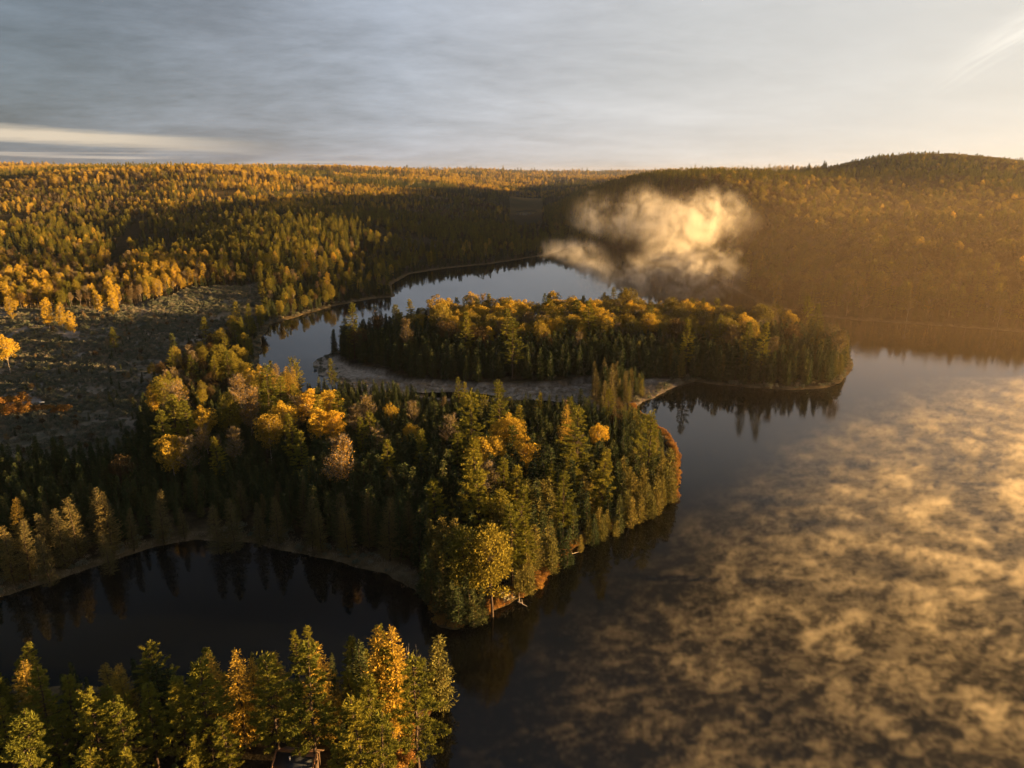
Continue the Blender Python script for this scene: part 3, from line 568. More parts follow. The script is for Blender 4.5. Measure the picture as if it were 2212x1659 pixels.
# ------------------------------------------------------------------ trees that stand out one by one (kind, sight line to the top, height; label; short phrase for its neighbours)
HAND = """
redpine 1062 1124 25|huge round-crowned pine lit gold on its lake side near the point|the huge round pine
redpine 1010 1126 23|dark round-crowned pine standing hard against the huge round pine|
pine 1406 890 27|wind-swept white pine with open upswept tiers at the lake edge|the wind-swept pine
pine 1079 822 27|dark flat-topped pine rising above the spruces beside the marsh channel|the flat-topped pine
aspen 1039 940 20|brightest golden aspen with a wide toothed crown in the middle of the wood|the brightest golden aspen
aspen 1067 938 20|golden aspen with greenish skirt touching the brightest golden aspen|
aspen 1133 946 19|deep gold round aspen beside the short green pine|the deep gold round aspen
aspen 1081 902 20|orange gold aspen, shorter crown of the touching pair before the marsh|the orange gold pair
aspen 1104 894 21|yellow gold aspen, taller crown of the touching pair before the marsh|
pine 1109 917 20|short green pine standing in front of the touching orange gold pair|
aspen 575 890 19|broad low golden aspen glowing orange at its foot|the broad golden aspen
aspen 609 866 20|tall golden aspen with half its crown green, behind the broad golden aspen|
aspen 685 878 19|small round golden aspen on a bare straight trunk|the small round aspen
aspen 718 883 18|dull golden aspen with a lit rim beside the small round aspen|
birch 640 847 20|pinkish half-bare birch with a bright orange neighbour|the pinkish birch
aspen 664 841 20|bright orange aspen touching the pinkish half-bare birch|
aspen 708 838 20|golden aspen partly hidden by a green pine near the water bend|the half-hidden aspen
pine 728 845 22|green pine with a low sweeping branch beside the half-hidden golden aspen|
pine 343 884 23|open-tiered white pine lit yellow at the corner of the meadow|the meadow corner pine
pine 368 852 24|yellow green pine, middle of the clump at the corner of the meadow|
pine 399 862 23|broad dense green pine in the clump at the meadow corner|the clump by the meadow
birch 374 815 25|tall birch with pale trunk and a bare pinkish wind-blown crown|the wind-blown birch
aspen 436 876 18|narrow bright orange aspen beside the green clump|the narrow orange aspen
aspen 362 935 19|round golden aspen on a long trunk below the meadow corner pine|the long-trunked aspen
birch 401 934 19|tan half-bare birch beside the long-trunked golden aspen|
birch 430 918 17|slim tan birch with a white trunk below the narrow orange aspen|the slim tan birch
pine 464 942 18|small lit yellow pine alone in the dark spruces|the lone yellow pine
pine 459 766 17|narrow lit pine in shade by the meadow edge|the narrow lit pine
redpine 493 846 21|golden green pine with a narrow egg-shaped crown|the egg-shaped pine
birch 538 862 18|wide tan birch with bushy bare crown beside a grey pole|the wide tan birch
birch 531 833 23|thin tall leafless birch rising behind the wide tan birch|
birch 511 801 23|thin tall leafless birch with a pink tip standing in dark spruces|the thin tall birch
pine 571 787 25|tall pine with flat yellow tiers before the lake bend|the flat-tiered pine
pine 601 812 24|golden brown pine leaning against the flat-tiered pine|
pine 569 836 19|low yellow green pine below the flat-tiered pine|
larch 593 785 19|gold larch with a rounded tip at the lake bend|the lake bend larch
larch 618 790 17|narrow gold larch, second along the lake bend|
larch 631 791 17|pale narrow larch nearest the water at the lake bend|
pine 645 929 21|lit yellow green pine with ragged tiers in the dark spruces|the ragged lit pine
pine 627 893 22|dark green pine right behind the ragged lit pine|
spruce 687 970 15|spruce with a gold-lit tip near the ragged lit pine|
larch 672 992 13|small orange-lit larch in the dark spruces|the small orange larch
birch 505 923 19|leafless forked birch with a pinkish top in the dark spruces|the forked birch
birch 972 887 19|salmon pink birch on two bare trunks|the salmon pink birch
pine 985 934 21|pine with a bright green tufted top beyond the salmon pink birch|
spruce 1171 924 18|tall spruce with a lit tip beside the deep gold round aspen|the tall lit spruce
larch 1223 872 22|tall tapering yellow brown larch|the tall tapering larch
birch 1249 932 18|pink birch with forked white limbs below its crown|the white-limbed birch
aspen 1295 914 15|small orange aspen topping the shaded trees near the lake|the small orange aspen
pine 1233 958 22|green pine with an orange blaze across its crown|the orange-blazed pine
pine 1305 964 24|tall olive pine with a narrow top facing the lake|the tall olive pine
pine 1300 1016 17|low tufted pine before the tall olive pine|
pine 1218 1018 22|lit pine with ladder-like tiers|the ladder pine
pine 1088 984 22|yellow green pine on the slope of crowns below the brightest golden aspen|
pine 1116 1006 22|glowing yellow green pine below the deep gold round aspen|the glowing pine
pine 1190 1001 18|small olive brown pine beside the ladder pine|
pine 1017 987 21|yellow tufted pine below the salmon pink birch|the yellow tufted pine
redpine 1076 1054 20|domed brown green pine in front of the glowing crowns|the domed pine
pine 937 1034 22|pine with a bright curled top standing over dark spruces|the curled-top pine
pine 1080 1053 20|dark ragged pine beside the domed pine|
pine 1107 1089 23|lit green pine above the huge round pine|the lit green pine
pine 1138 1116 19|yellow green pine on the lake slope next to the lit green pine|
pine 799 888 22|broad yellow green pine with layered tiers in mid wood|the layered pine
pine 834 946 22|bright yellow pine with drooping tiers just before the layered pine|the drooping pine
pine 906 927 22|lit green pine with flat spreading tiers beside a gold birch|the spreading pine
spruce 874 880 17|pale tan spruce standing above a gold aspen|the pale tan spruce
aspen 886 913 13|low gold aspen at the foot of the pale tan spruce|
aspen 843 872 13|red orange aspen, only red crown in the wood|the red crown
birch 790 848 18|pink tan birch behind the layered pine|the pink tan birch
birch 890 861 17|leafless pink birch behind the pale tan spruce|
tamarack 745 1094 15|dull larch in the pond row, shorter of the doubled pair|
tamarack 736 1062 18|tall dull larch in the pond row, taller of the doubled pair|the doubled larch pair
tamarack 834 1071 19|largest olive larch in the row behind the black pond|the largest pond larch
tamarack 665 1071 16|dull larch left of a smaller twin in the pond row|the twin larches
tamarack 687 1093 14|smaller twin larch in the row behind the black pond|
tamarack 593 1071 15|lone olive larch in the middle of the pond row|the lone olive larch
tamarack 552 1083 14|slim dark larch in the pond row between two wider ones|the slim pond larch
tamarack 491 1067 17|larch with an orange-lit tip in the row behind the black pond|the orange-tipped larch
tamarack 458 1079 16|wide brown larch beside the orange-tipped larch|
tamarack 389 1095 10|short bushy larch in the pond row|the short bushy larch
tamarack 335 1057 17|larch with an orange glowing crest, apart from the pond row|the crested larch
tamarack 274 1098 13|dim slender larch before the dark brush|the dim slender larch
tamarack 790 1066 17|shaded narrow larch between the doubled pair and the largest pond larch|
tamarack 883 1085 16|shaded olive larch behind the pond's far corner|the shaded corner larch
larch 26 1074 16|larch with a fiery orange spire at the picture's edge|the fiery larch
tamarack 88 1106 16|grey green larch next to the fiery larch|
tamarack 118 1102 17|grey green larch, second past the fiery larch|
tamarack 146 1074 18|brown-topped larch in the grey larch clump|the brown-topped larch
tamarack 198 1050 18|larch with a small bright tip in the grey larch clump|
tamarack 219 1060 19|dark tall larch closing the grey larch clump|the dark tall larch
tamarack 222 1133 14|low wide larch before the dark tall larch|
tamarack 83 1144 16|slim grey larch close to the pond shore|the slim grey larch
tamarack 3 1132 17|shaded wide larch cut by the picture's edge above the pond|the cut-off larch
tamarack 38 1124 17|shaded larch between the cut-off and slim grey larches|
pine 241 706 15|lone yellow-lit pine standing in the open brush|the lone meadow pine
spruce 370 720 19|narrow spruce with a gold-lit top at the brush edge|the gold-topped spruce
pine 439 684 19|lit pine with stepped tiers at the far brush edge|the stepped pine
aspen 5 724 20|yellow green aspen cut by the picture's edge beside the brush|the edge aspen
pine 507 650 19|lit pine, taller of two above the shaded bank|the tall bank pine
pine 533 654 18|lit pine, shorter of two above the shaded bank|
redpine 472 740 20|dense dark green pine before the lake bend|the dense bank pine
redpine 494 750 18|dark green pine leaning to the dense bank pine|
aspen 10 611 17|bright yellow aspen above a round gold one at the picture's edge|the edge gold aspens
aspen 16 636 17|round deep gold aspen at the picture's edge|
aspen 94 642 20|tall narrow yellow aspen on white trunks beside the brush|the narrow yellow aspen
aspen 125 652 17|dull yellow aspen beyond the narrow yellow aspen|
aspen 146 671 15|short yellow aspen at the brush edge|
aspen 205 625 17|orange gold aspen in the cluster before the dark track|the orange cluster
aspen 240 629 17|deep orange aspen closing the cluster before the dark track|
aspen 286 556 15|single bright yellow aspen above the dark track|the single yellow aspen
aspen 349 591 14|bright yellow aspen at the front of the gold slope|the gold slope
aspen 656 553 17|yellow green aspen bush above the dark shore trees|the shore-top aspen
aspen 616 560 16|pale aspen beside the yellow green one above the dark shore trees|
aspen 701 532 16|tan aspen standing above the dark shore trees|
aspen 1017 668 20|brightest wide gold aspen on the wooded island|the wide island aspen
aspen 975 679 18|small gold aspen beside the wide gold one on the island|
aspen 997 656 19|pale gold aspen behind the wide gold one on the island|
aspen 910 656 18|pale gold aspen among island spruces|the pale island aspen
aspen 965 637 22|tall peach gold aspen at the back of the island|the peach aspen
aspen 1084 663 20|bright yellow aspen, taller of the island pair|the island pair
aspen 1108 664 19|peach aspen beside the bright island pair|
aspen 1060 685 17|small peach aspen before the bright island pair|
aspen 1082 677 18|golden aspen, lower of the bright island pair|
aspen 1029 704 17|orange brown aspen below the wide gold one on the island|
aspen 1058 704 17|yellow aspen beside the orange brown one on the island|
olive 886 680 18|green yellow poplar among island spruces|
aspen 908 676 18|gold aspen below the pale island aspen|
aspen 860 664 17|gold aspen close to the island's spruce tip|the island tip aspen
birch 1162 677 19|salmon birch in mid island on a bare trunk|the salmon island birch
birch 1183 678 19|peach birch beside the salmon island birch|
birch 1227 666 20|wide rosy birch on many pale trunks in the island|the rosy birch
aspen 1298 661 23|tall gold aspen on pale trunks, brightest crown of the island's far half|the far gold aspen
aspen 1255 699 18|bright yellow aspen low on the island front|the low yellow aspen
pine 985 633 21|dark pine with a pointed top at the island's back|the pointed island pine
pine 1031 645 22|broad dark pine behind the wide gold island aspen|
pine 808 651 22|narrow golden green pine at the island's near end|the narrow island pine
spruce 1176 625 20|tallest dark spruce against the bright water behind the island|the tallest island spruce
spruce 1076 644 15|dark spruce pricking into the bright water beyond the island pair|
spruce 1112 646 15|slim dark spruce against the water, left of a twin|
spruce 1124 645 15|slim dark twin spruce against the water behind the island|
pine 1326 612 24|tall dark golden pine at the edge of the fog|the fog edge pine
pine 1350 613 23|dark pine beside the fog edge pine|
pine 743 686 20|dark open pine on the island's near tip|the island tip pine
spruce 1255 838 13|plump gold spruce at the end of the marsh|the marsh end spruce
tamarack 1325 842 17|leaning brown larch between marsh and lake|the marsh larch
tamarack 1290 794 18|pale tan larch in the clump at the end of the marsh|the marsh clump
tamarack 1322 785 20|tallest tan larch in the clump at the end of the marsh|
tamarack 1310 820 17|tan narrow larch in front of the marsh clump|
larch 45 1421 17|narrow orange larch above the near pines|the narrow orange larch
larch 231 1425 15|dull brown larch touching a golden one by the pond|
larch 254 1427 16|golden larch at the near shore of the pond|the golden pond larch
larch 459 1405 19|tall slim orange larch at the near shore, first of three|the three orange larches
larch 504 1409 20|widest orange larch, middle of three at the near shore|
larch 537 1421 17|slender orange larch, last of three at the near shore|
larch 584 1400 18|orange larch tip showing above a dark pine|
larch 686 1386 21|tall lone orange larch behind the big dark pine|the lone orange larch
larch 820 1353 24|great golden larch with a broad shoulder on the near point|the great golden larches
larch 848 1341 25|great golden larch with the highest spire on the near point|
pine 838 1392 21|yellow green pine wrapped by the great golden larches|
cedar 947 1372 17|slim golden cedar alone at the tip of the near point|the golden tip cedar
cedar 938 1396 13|shorter cedar leaning on the golden tip cedar|
spruce 335 1433 15|slim dark spruce spire against the black pond|the dark spire
spruce 363 1440 14|small lit spruce beside the dark spire|
spruce 775 1384 18|dark spruce spire before the great golden larches|the near spruce spire
snag 879 1381 15|ragged dead stem with a tufted tip near the point|
snag 902 1382 15|thin dead stem topped by a small tuft on the point|the tufted dead stem
pine 75 1438 19|yellow green pine beside the narrow orange larch|the near edge pine
pine 137 1458 19|dim pine with flat dark tiers near the pond|the flat dark pine
pine 188 1491 21|lit yellow pine with an even round head|the round-headed pine
pine 424 1428 23|tall olive pine beside the three orange larches|the tall near pine
pine 311 1475 19|dull pine with a flat lit top before the pond|the flat lit pine
pine 382 1464 20|shaded pine with a domed lit top|
pine 580 1410 24|dark broad pine beneath an orange larch tip|the dark broad pine
pine 655 1386 27|big dark green pine with hanging lit boughs|the big dark pine
pine 801 1457 24|shadowed olive pine below the great golden larches|
pine 893 1410 26|bright yellow pine with long boughs over the water|the long-boughed pine
pine 773 1504 27|largest near pine with dense yellow boughs above the cabin clearing|the largest near pine
pine 815 1530 25|yellow pine merging with the largest near pine|
pine 42 1542 22|lone lit pine in the dark lower corner|the corner pine
pine 66 1622 19|lowest pine of the dark corner, cut by the picture's edge|
pine 410 1626 17|spiky lit pine top at the bottom edge left of the cabin|the bottom edge pine
pine 726 1612 17|bushy lit pine beside the cabin roof|the cabin pine
pine 250 1510 19|thin shaded pine below the golden pond larch|
spruce 948 1232 12
spruce 962 1192 14
spruce 976 1256 11
spruce 990 1264 11
spruce 1004 1246 12
spruce 1022 1268 10
spruce 1040 1262 10
spruce 930 1205 13
spruce 915 1190 13
cedar 1131 1217 9
cedar 1145 1223 8
cedar 1140 1194 10
cedar 1118 1228 8
cedar 1159 1134 14
cedar 1150 1156 12
cedar 1181 1133 13
cedar 1194 1157 11
spruce 1211 1124 13
spruce 1227 1134 12
spruce 1189 1119 14
cedar 1256 1150 6
cedar 1272 1112 9
spruce 1285 1106 10
cedar 1294 1094 10
cedar 1303 1105 9
cedar 1313 1098 8
cedar 1332 1118 6
spruce 1340 1067 12
cedar 1357 1055 12
cedar 1366 1065 11
cedar 1384 1062 10
cedar 1407 1057 9
cedar 1398 1040 12
cedar 1413 1067 8
cedar 1418 1022 13
cedar 1423 1053 9
cedar 1434 1030 10
cedar 1440 1010 12
cedar 1448 968 16
cedar 1456 1017 11
cedar 1432 985 14
spruce 1338 993 15
cedar 1391 1001 14
spruce 1376 985 14
spruce 1410 985 14
cedar 1370 1020 13
spruce 1345 1020 13
spruce 1270 1060 13
spruce 1240 1085 13
spruce 1255 1040 14
spruce 1315 1050 13
"""
kind_names = list(KINDS)
TREES = []     # dicts: kind, var, x, y, h, w, label, short
def top_to_ground(X, Y, h):
    z = 0.0
    for _ in range(12):
        x, y = at(X, Y, z + h); z = float(ground(np.array([x]), np.array([y]))[0])
        z = max(z, 0.0)
    return x, y
for ln in HAND.strip().splitlines():
    a, lab, short = (ln + '||').split('|')[:3]
    k, X, Y, h = a.split(); x, y = top_to_ground(float(X), float(Y), float(h))
    TREES.append(dict(kind=k, var=(random.randrange(2) if y < 335 or y > 390 and float(X) > 800 else 2 + random.randrange(2)) if k == 'aspen' else 4 if 'wind-swept' in lab else random.randrange(4) if k == 'pine' else random.randrange(KINDS[k][5]), x=x, y=y, h=float(h), w=random.uniform(.95, 1.15), label=lab.strip(), short=short.strip()))
hx = np.array([t['x'] for t in TREES]); hy = np.array([t['y'] for t in TREES]); hr = np.array([KINDS[t['kind']][6] * t['h'] / KINDS[t['kind']][4] * (1.4 if t['kind'] == 'aspen' else 1) for t in TREES])

# ------------------------------------------------------------------ the woods: jittered rows of sites, kinds by habitat
def grid(x0, x1, y0, y1, s):
    gx, gy = np.meshgrid(np.arange(x0, x1, s), np.arange(y0, y1, s)); n = gx.size
    return gx.ravel() + RNG.uniform(-.48, .48, n) * s, gy.ravel() + RNG.uniform(-.48, .48, n) * s
ISLE = P((690, 775), (712, 764), (760, 750), (820, 735), (900, 722), (1000, 712), (1100, 706), (1200, 702), (1300, 700), (1400, 705), (1500, 712), (1600, 722), (1700, 735), (1790, 750),
         (1832, 764), (1845, 782), (1835, 804), (1810, 828), (1770, 841), (1700, 842), (1620, 838), (1560, 832), (1500, 825), (1462, 826), (1330, 828), (1262, 828), (1200, 836), (1000, 834), (870, 823), (760, 792), (722, 770))
CLUMP = P((1250, 862), (1275, 830), (1330, 826), (1392, 838), (1385, 862), (1330, 885))
TRACK = P((196, 640), (240, 612), (262, 560), (300, 520), (318, 524), (290, 570), (268, 618), (222, 648))
CABIN = np.array(at(640, 1652, 4.0))
def pick(n, table):
    """species numbers drawn by weight: table = [(kind, weight array)]"""
    w = np.stack([np.broadcast_to(np.asarray(v, float), (n,)) for _, v in table], 1); c = np.cumsum(w, 1); u = RNG.uniform(0, 1, n) * c[:, -1]
    i = (u[:, None] > c).sum(1); return np.array([kind_names.index(k) for k, _ in table])[np.minimum(i, len(table) - 1)]
SITES = []     # arrays x, y, kind, h, scale, zone
def add_sites(x, y, kind, lo, hi, zone, clear=0.8):
    h = np.array([KINDS[kind_names[k]][4] for k in kind]) * RNG.uniform(lo, hi, len(x))
    if len(x) and zone != 'far':
        for i in range(len(hx)):
            d = np.hypot(x - hx[i], y - hy[i]); bad = d < hr[i] * clear
            if bad.any(): keep = ~bad; x, y, kind, h = x[keep], y[keep], kind[keep], h[keep]
    if zone == 'peninsula': h = h * np.clip(.45 + line_dist(EAST, x, y) / 20, 0, 1) * np.where((x > -62) & (y < 212), 1.45, 1.0)
    SITES.append((x, y, kind, h, zone))

POND_N, EAST = LAKE[0:12], LAKE[12:31]
def line_dist(pl, x, y):
    d = np.full(x.shape, 1e9)
    for (x1, y1), (x2, y2) in zip(pl[:-1], pl[1:]):
        ex, ey = x2 - x1, y2 - y1; t = np.clip(((x - x1) * ex + (y - y1) * ey) / (ex * ex + ey * ey), 0, 1)
        d = np.minimum(d, np.hypot(x - x1 - t * ex, y - y1 - t * ey))
    return d
# near shore under the camera
x, y = grid(-150, 10, 74, 128, 4.4); sd = shore(x, y); ok = (sd > 2.0) & (np.hypot(x - CABIN[0], y - CABIN[1]) > 8.5) & ~((np.abs(x - CABIN[0]) < 8) & (y < CABIN[1]) & (y > CABIN[1] - 14)); x, y, sd = x[ok], y[ok], sd[ok]
add_sites(x, y, pick(len(x), [('pine', .42), ('spruce', .42 + (sd < 8)), ('larch', .03), ('brown', .015)]), .46, .70, 'near', .95)
# peninsula and the woods round the brush
x, y = grid(-330, 80, 128, 335, 3.1); sd = shore(x, y); isl = inside(ISLE, x, y)
mea = in_soft(MEADOW, x, y, 14)
ok = (sd > 1.5) & ~isl & (mea < .5) & ~inside(MARSH, x, y) & (y < np.interp(x, [-300, -150, -60, 80], [235, 262, 330, 335])); x, y, sd = x[ok], y[ok], sd[ok]
dp, de = line_dist(POND_N, x, y), line_dist(EAST, x, y)
ok = (((dp > 6.5 + 4 * (fbm(x, y, 30, 2, 77) - .5)) | (x > -22))) & (RNG.uniform(0, 1, len(x)) < np.where((dp < 16) & (x < -22), .45, .95)); x, y, sd, dp, de = x[ok], y[ok], sd[ok], dp[ok], de[ok]
ok = ~((y > 296) & (x > -45)); x, y, sd, dp, de = x[ok], y[ok], sd[ok], dp[ok], de[ok]
edge_ok = ~((x > -12) & (de < 16) & (sd < 5.0)); x, y, sd, dp, de = x[edge_ok], y[edge_ok], sd[edge_ok], dp[edge_ok], de[edge_ok]
east = sstep(x, -60, 0)
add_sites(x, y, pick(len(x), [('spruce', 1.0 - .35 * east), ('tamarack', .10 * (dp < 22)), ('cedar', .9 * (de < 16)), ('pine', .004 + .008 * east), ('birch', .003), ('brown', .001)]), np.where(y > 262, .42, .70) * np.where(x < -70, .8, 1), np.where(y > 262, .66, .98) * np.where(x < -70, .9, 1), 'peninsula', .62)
# island
x, y = grid(-110, 190, 325, 520, 4.2); ok = inside(ISLE, x, y); x, y = x[ok], y[ok]; sd = shore(x, y)
front = line_dist(P((690, 775), (722, 772), (760, 792), (870, 823), (1000, 834), (1200, 836), (1262, 828), (1330, 828), (1462, 826), (1500, 825), (1560, 832), (1620, 838), (1700, 842), (1770, 841), (1810, 828), (1835, 804), (1845, 782)), x, y)
asp = sstep(front, 32, 50) * sstep(x, -55, -15) * (1 - .8 * sstep(x, 118, 145)); ok = (sd > 2.0) & (front > 2.0); asp = asp * (1 - .6 * sstep(sd, 14, 6) * (front > 40)); x, y, front, asp = x[ok], y[ok], front[ok], asp[ok]
east = sstep(x, 45, 90)
add_sites(x, y, pick(len(x), [('spruce', 1.1 - .85 * asp), ('cedar', .25 * east * (1 - asp)), ('olive', asp * (.35 + .75 * east)), ('brown', asp * .12 + .04), ('aspen', asp * (.42 - .25 * east)), ('birch', .14 * asp + .02), ('pine', .03)]), np.where(asp > .4, .80, .95), np.where(asp > .4, 1.05, 1.3), 'island', .6)
_x, _y, _k, _h, _z = SITES[-1]; ok = ~np.isin(_k, [kind_names.index(v) for v in ('olive', 'brown', 'aspen', 'birch')]) | (RNG.uniform(0, 1, len(_x)) < .56); SITES[-1] = (_x[ok], _y[ok], _k[ok], _h[ok], _z)
# clump where the marsh meets the lake
x, y = grid(40, 110, 280, 345, 3.6); ok = inside(CLUMP, x, y); x, y = x[ok], y[ok]
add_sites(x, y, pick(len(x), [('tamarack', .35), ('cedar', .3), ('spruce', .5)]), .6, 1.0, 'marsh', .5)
# west of the bends, up to the far plateau
GOLD = [(50, 645, 110, 40, 1.), (225, 632, 45, 26, 1.), (70, 578, 120, 22, .8), (340, 592, 75, 28, .95), (250, 560, 60, 16, .6), (430, 560, 40, 14, .6), (690, 548, 60, 14, .55), (500, 425, 130, 14, .8), (720, 440, 180, 12, 1.), (600, 400, 220, 16, .9),
        (860, 412, 130, 10, .8), (1020, 405, 110, 10, .8), (1080, 398, 90, 8, .9), (110, 402, 150, 12, .75), (60, 445, 110, 10, .5), (330, 445, 80, 10, .45), (450, 380, 100, 8, .5), (150, 520, 120, 10, .3)]
def west(x0, x1, y0, y1, s, lo, hi):
    x, y = grid(x0, x1, y0, y1, s); a = np.arctan2(x, y); r = np.hypot(x, y)
    xe = np.interp(y, [200, 262, 330, 420, 700, 900, 1200, 2000, 5000], [-40, -90, -60, -95, -40, 60, 80, 60, 40])
    ok = (x < xe + 40) & (np.abs(a) < .72); x, y, r = x[ok], y[ok], r[ok]
    sd = np.full(x.shape, 300.0); n = r < 1150; sd[n] = shore(x[n], y[n])
    _X, _Y, _ = project(x, y, np.full(len(x), 4.0)); ok = ~((_X > 1100) & (_X < 1172) & (_Y > 448) & (_Y < 500)) & (sd > 3) & ~inside(ISLE, x, y) & (in_soft(MEADOW, x, y, 16) < .45) & ~inside(MARSH, x, y) & ~inside(TRACK, x, y) & ~((y < 335) & (y < np.interp(x, [-300, -150, -60, 80], [235, 262, 330, 335])))
    x, y, r, sd = x[ok], y[ok], r[ok], sd[ok]
    g = fbm(x, y, 150, 4, 51); g2 = fbm(x, y, 60, 3, 52); dark = np.exp(-((r - 930) / 190.0) ** 2) * sstep(x, -620, -300)
    near_sh = np.exp(-(sd / 70.0) ** 2)
    zz = ground(x, y, sd); X, Y, _ = project(x, y, zz + 8.0); gold = .10 * sstep(g, .45, .6) + 0 * x
    for bx, by, rx, ry, w_ in GOLD: gold = np.maximum(gold, w_ * np.exp(-(((X - bx) / rx) ** 2 + ((Y - by) / ry) ** 2) ** 1.5))
    gold = np.clip(gold * sstep(g2, .30, .50), 0, 1) * (1 - .6 * near_sh); dull = sstep(fbm(x, y, 110, 4, 57), .46, .60) * (1 - dark) * (1 - near_sh)
    for bx, by, rx, ry in ((820, 495, 330, 42), (640, 595, 150, 60), (560, 520, 150, 26), (240, 485, 300, 38)): dm = np.exp(-(((X - bx) / rx) ** 2 + ((Y - by) / ry) ** 2) ** 2); gold = gold * (1 - .8 * dm); dull = dull * (1 - .85 * dm)
    thin = (fbm(x, y, 80, 3, 53) > .60) & (near_sh < .3) & (r > 420) & (RNG.uniform(0, 1, len(x)) < .8)
    con = 1 - gold
    k = pick(len(x), [('spruce', con * (.75 - .3 * dark) * (1 - .75 * dull)), ('pine', con * (.08 + .25 * dark) * (1 - .6 * dull)), ('redpine', .04 * con), ('aspen', .60 * gold), ('olive', .12 * gold + .02 * con), ('birch', .15 * gold + .22 * dull * con), ('brown', .15 * gold + (.04 + .28 * dull) * con)])
    for bx, by, rx, ry in ((640, 409, 90, 6), (800, 433, 90, 5), (540, 441, 70, 4), (120, 398, 70, 4), (470, 404, 60, 4), (930, 420, 60, 4)): thin |= (np.abs(X - bx) / rx) ** 2 + (np.abs(Y - 4 - by) / ry) ** 2 < 1
    ok = ~thin; add_sites(x[ok], y[ok], k[ok], lo, hi, 'west')
west(-420, 60, 230, 620, 4.3, .42, .76); west(-700, 120, 620, 1150, 5.4, .44, .76); west(-1100, 160, 1150, 1900, 7.4, .46, .80)
def hill(r0, r1, s, lo, hi):
    x, y = grid(60, 2000, 300, 2600, s); a = np.arctan2(x, y); r = np.hypot(x, y)
    ok = (r > r0) & (r < r1) & (a > .045) & (a < .86); x, y, r, a = x[ok], y[ok], r[ok], a[ok]
    sd = np.full(x.shape, 300.0); n = r < 1500; sd[n] = shore(x[n], y[n])
    _X, _Y, _ = project(x, y, np.full(len(x), 4.0)); ok = ~((_X > 1100) & (_X < 1172) & (_Y > 448) & (_Y < 500)) & (sd > 2.5) & ~inside(ISLE, x, y) & (y > 400); x, y, r, a, sd = x[ok], y[ok], r[ok], a[ok], sd[ok]
    zz = relief(x, y); g = fbm(x, y, 170, 4, 61); near_sh = np.exp(-(sd / 55.0) ** 2)
    con = np.clip(.22 + .75 * sstep(g, .50, .62) + .6 * near_sh * sstep(a, .30, .42) + .75 * sstep(a, .29, .12) + .7 * sstep(a, .42, .30) * sstep(r, 1000, 1250), 0, 1)
    k = pick(len(x), [('spruce', .55 * con), ('pine', .40 * con), ('brown', .80 * (1 - con)), ('olive', .26 * (1 - con) + .04), ('birch', .20 * (1 - con)), ('aspen', .03 * (1 - con))])
    add_sites(x, y, k, lo, hi, 'hill')
hill(400, 900, 5.8, .78, 1.12); hill(900, 1500, 7.2, .64, .98); hill(1500, 2450, 9.5, .5, .82)
def far(r0, r1, n, sc):
    a = RNG.uniform(-.74, .40, n); r = np.sqrt(RNG.uniform(r0 * r0, r1 * r1, n)); x, y = r * np.sin(a), r * np.cos(a)
    sd = shore(x, y) if r0 < 2300 else np.full(n, 300.); g = fbm(x, y, 260, 5, 71) + .12 * (fbm(x, y, 70, 2, 72) - .5)
    gold = sstep(g, .47, .56) * (1 - .95 * np.exp(-(((x + 1000) / 300) ** 2 + ((y - 2350) / 420) ** 2)))
    _X, _Y, _ = project(x, y, np.full(n, 4.0)); ok = ~((_X > 1100) & (_X < 1172) & (_Y > 440) & (_Y < 500)) & (sd > 6) & (RNG.uniform(0, 1, n) < .35 + .65 * sstep(np.abs(g - .5), 0, .03)); 
    k = pick(n, [('spruce', 1.1 * (1 - gold)), ('pine', .08 * (1 - gold)), ('aspen', .45 * gold), ('birch', .40 * gold), ('brown', .40 * gold), ('olive', .03)])
    add_sites(x[ok], y[ok], k[ok], sc * .8, sc * 1.2, 'far')
far(1850, 3200, 34000, 1.05); far(3200, 6000, 30000, 1.5); far(6000, 10500, 18000, 2.4)

# shrubs along the lake shore and scattered in the brush
sh = []
for pl, n, off in ((LAKE[12:32], 1500, 1.2), (LAKE[-16:-7], 330, 2.0)):
    seg = np.diff(pl, axis=0); L = np.hypot(seg[:, 0], seg[:, 1]); cum = np.concatenate([[0], np.cumsum(L)]); u = RNG.uniform(0, cum[-1], n)
    i = np.clip(np.searchsorted(cum, u) - 1, 0, len(L) - 1); t = (u - cum[i]) / L[i]; p = pl[i] + seg[i] * t[:, None]
    q = p + RNG.normal(size=(n, 2)) * off; s_ = shore(q[:, 0], q[:, 1]); q = q[(s_ > .1) & (s_ < 2.6)]; sh.append(q)
q = np.vstack(sh); SITES.append((q[:, 0], q[:, 1], np.full(len(q), kind_names.index('shrub')), 2.6 * RNG.uniform(.30, .85, len(q)), 'shore'))
qx = np.array([at(X_, Y_) for X_, Y_ in [(8, 905), (22, 898), (38, 902), (52, 900), (66, 908), (16, 918), (46, 915), (84, 912), (98, 918), (30, 925), (112, 915), (126, 920), (140, 918), (150, 912), (3, 915), (60, 922)]])
SITES.append((qx[:, 0], qx[:, 1], np.full(len(qx), kind_names.index('shrub')), RNG.uniform(2.6, 5.2, len(qx)), 'brush'))

x, y = grid(-300, -60, 205, 480, 6.5); ok = (in_soft(MEADOW, x, y, 14) > .4) & (shore(x, y) > 4) & (RNG.uniform(0, 1, len(x)) < .15 + .5 * fbm(x, y, 30, 2, 97)); x, y = x[ok], y[ok]
rim = 1 - in_soft(MEADOW, x, y, 45)
add_sites(x, y, pick(len(x), [('spruce', .6), ('birch', .25), ('brown', .3)]), .12 + .2 * rim, .32 + .34 * rim, 'brush')

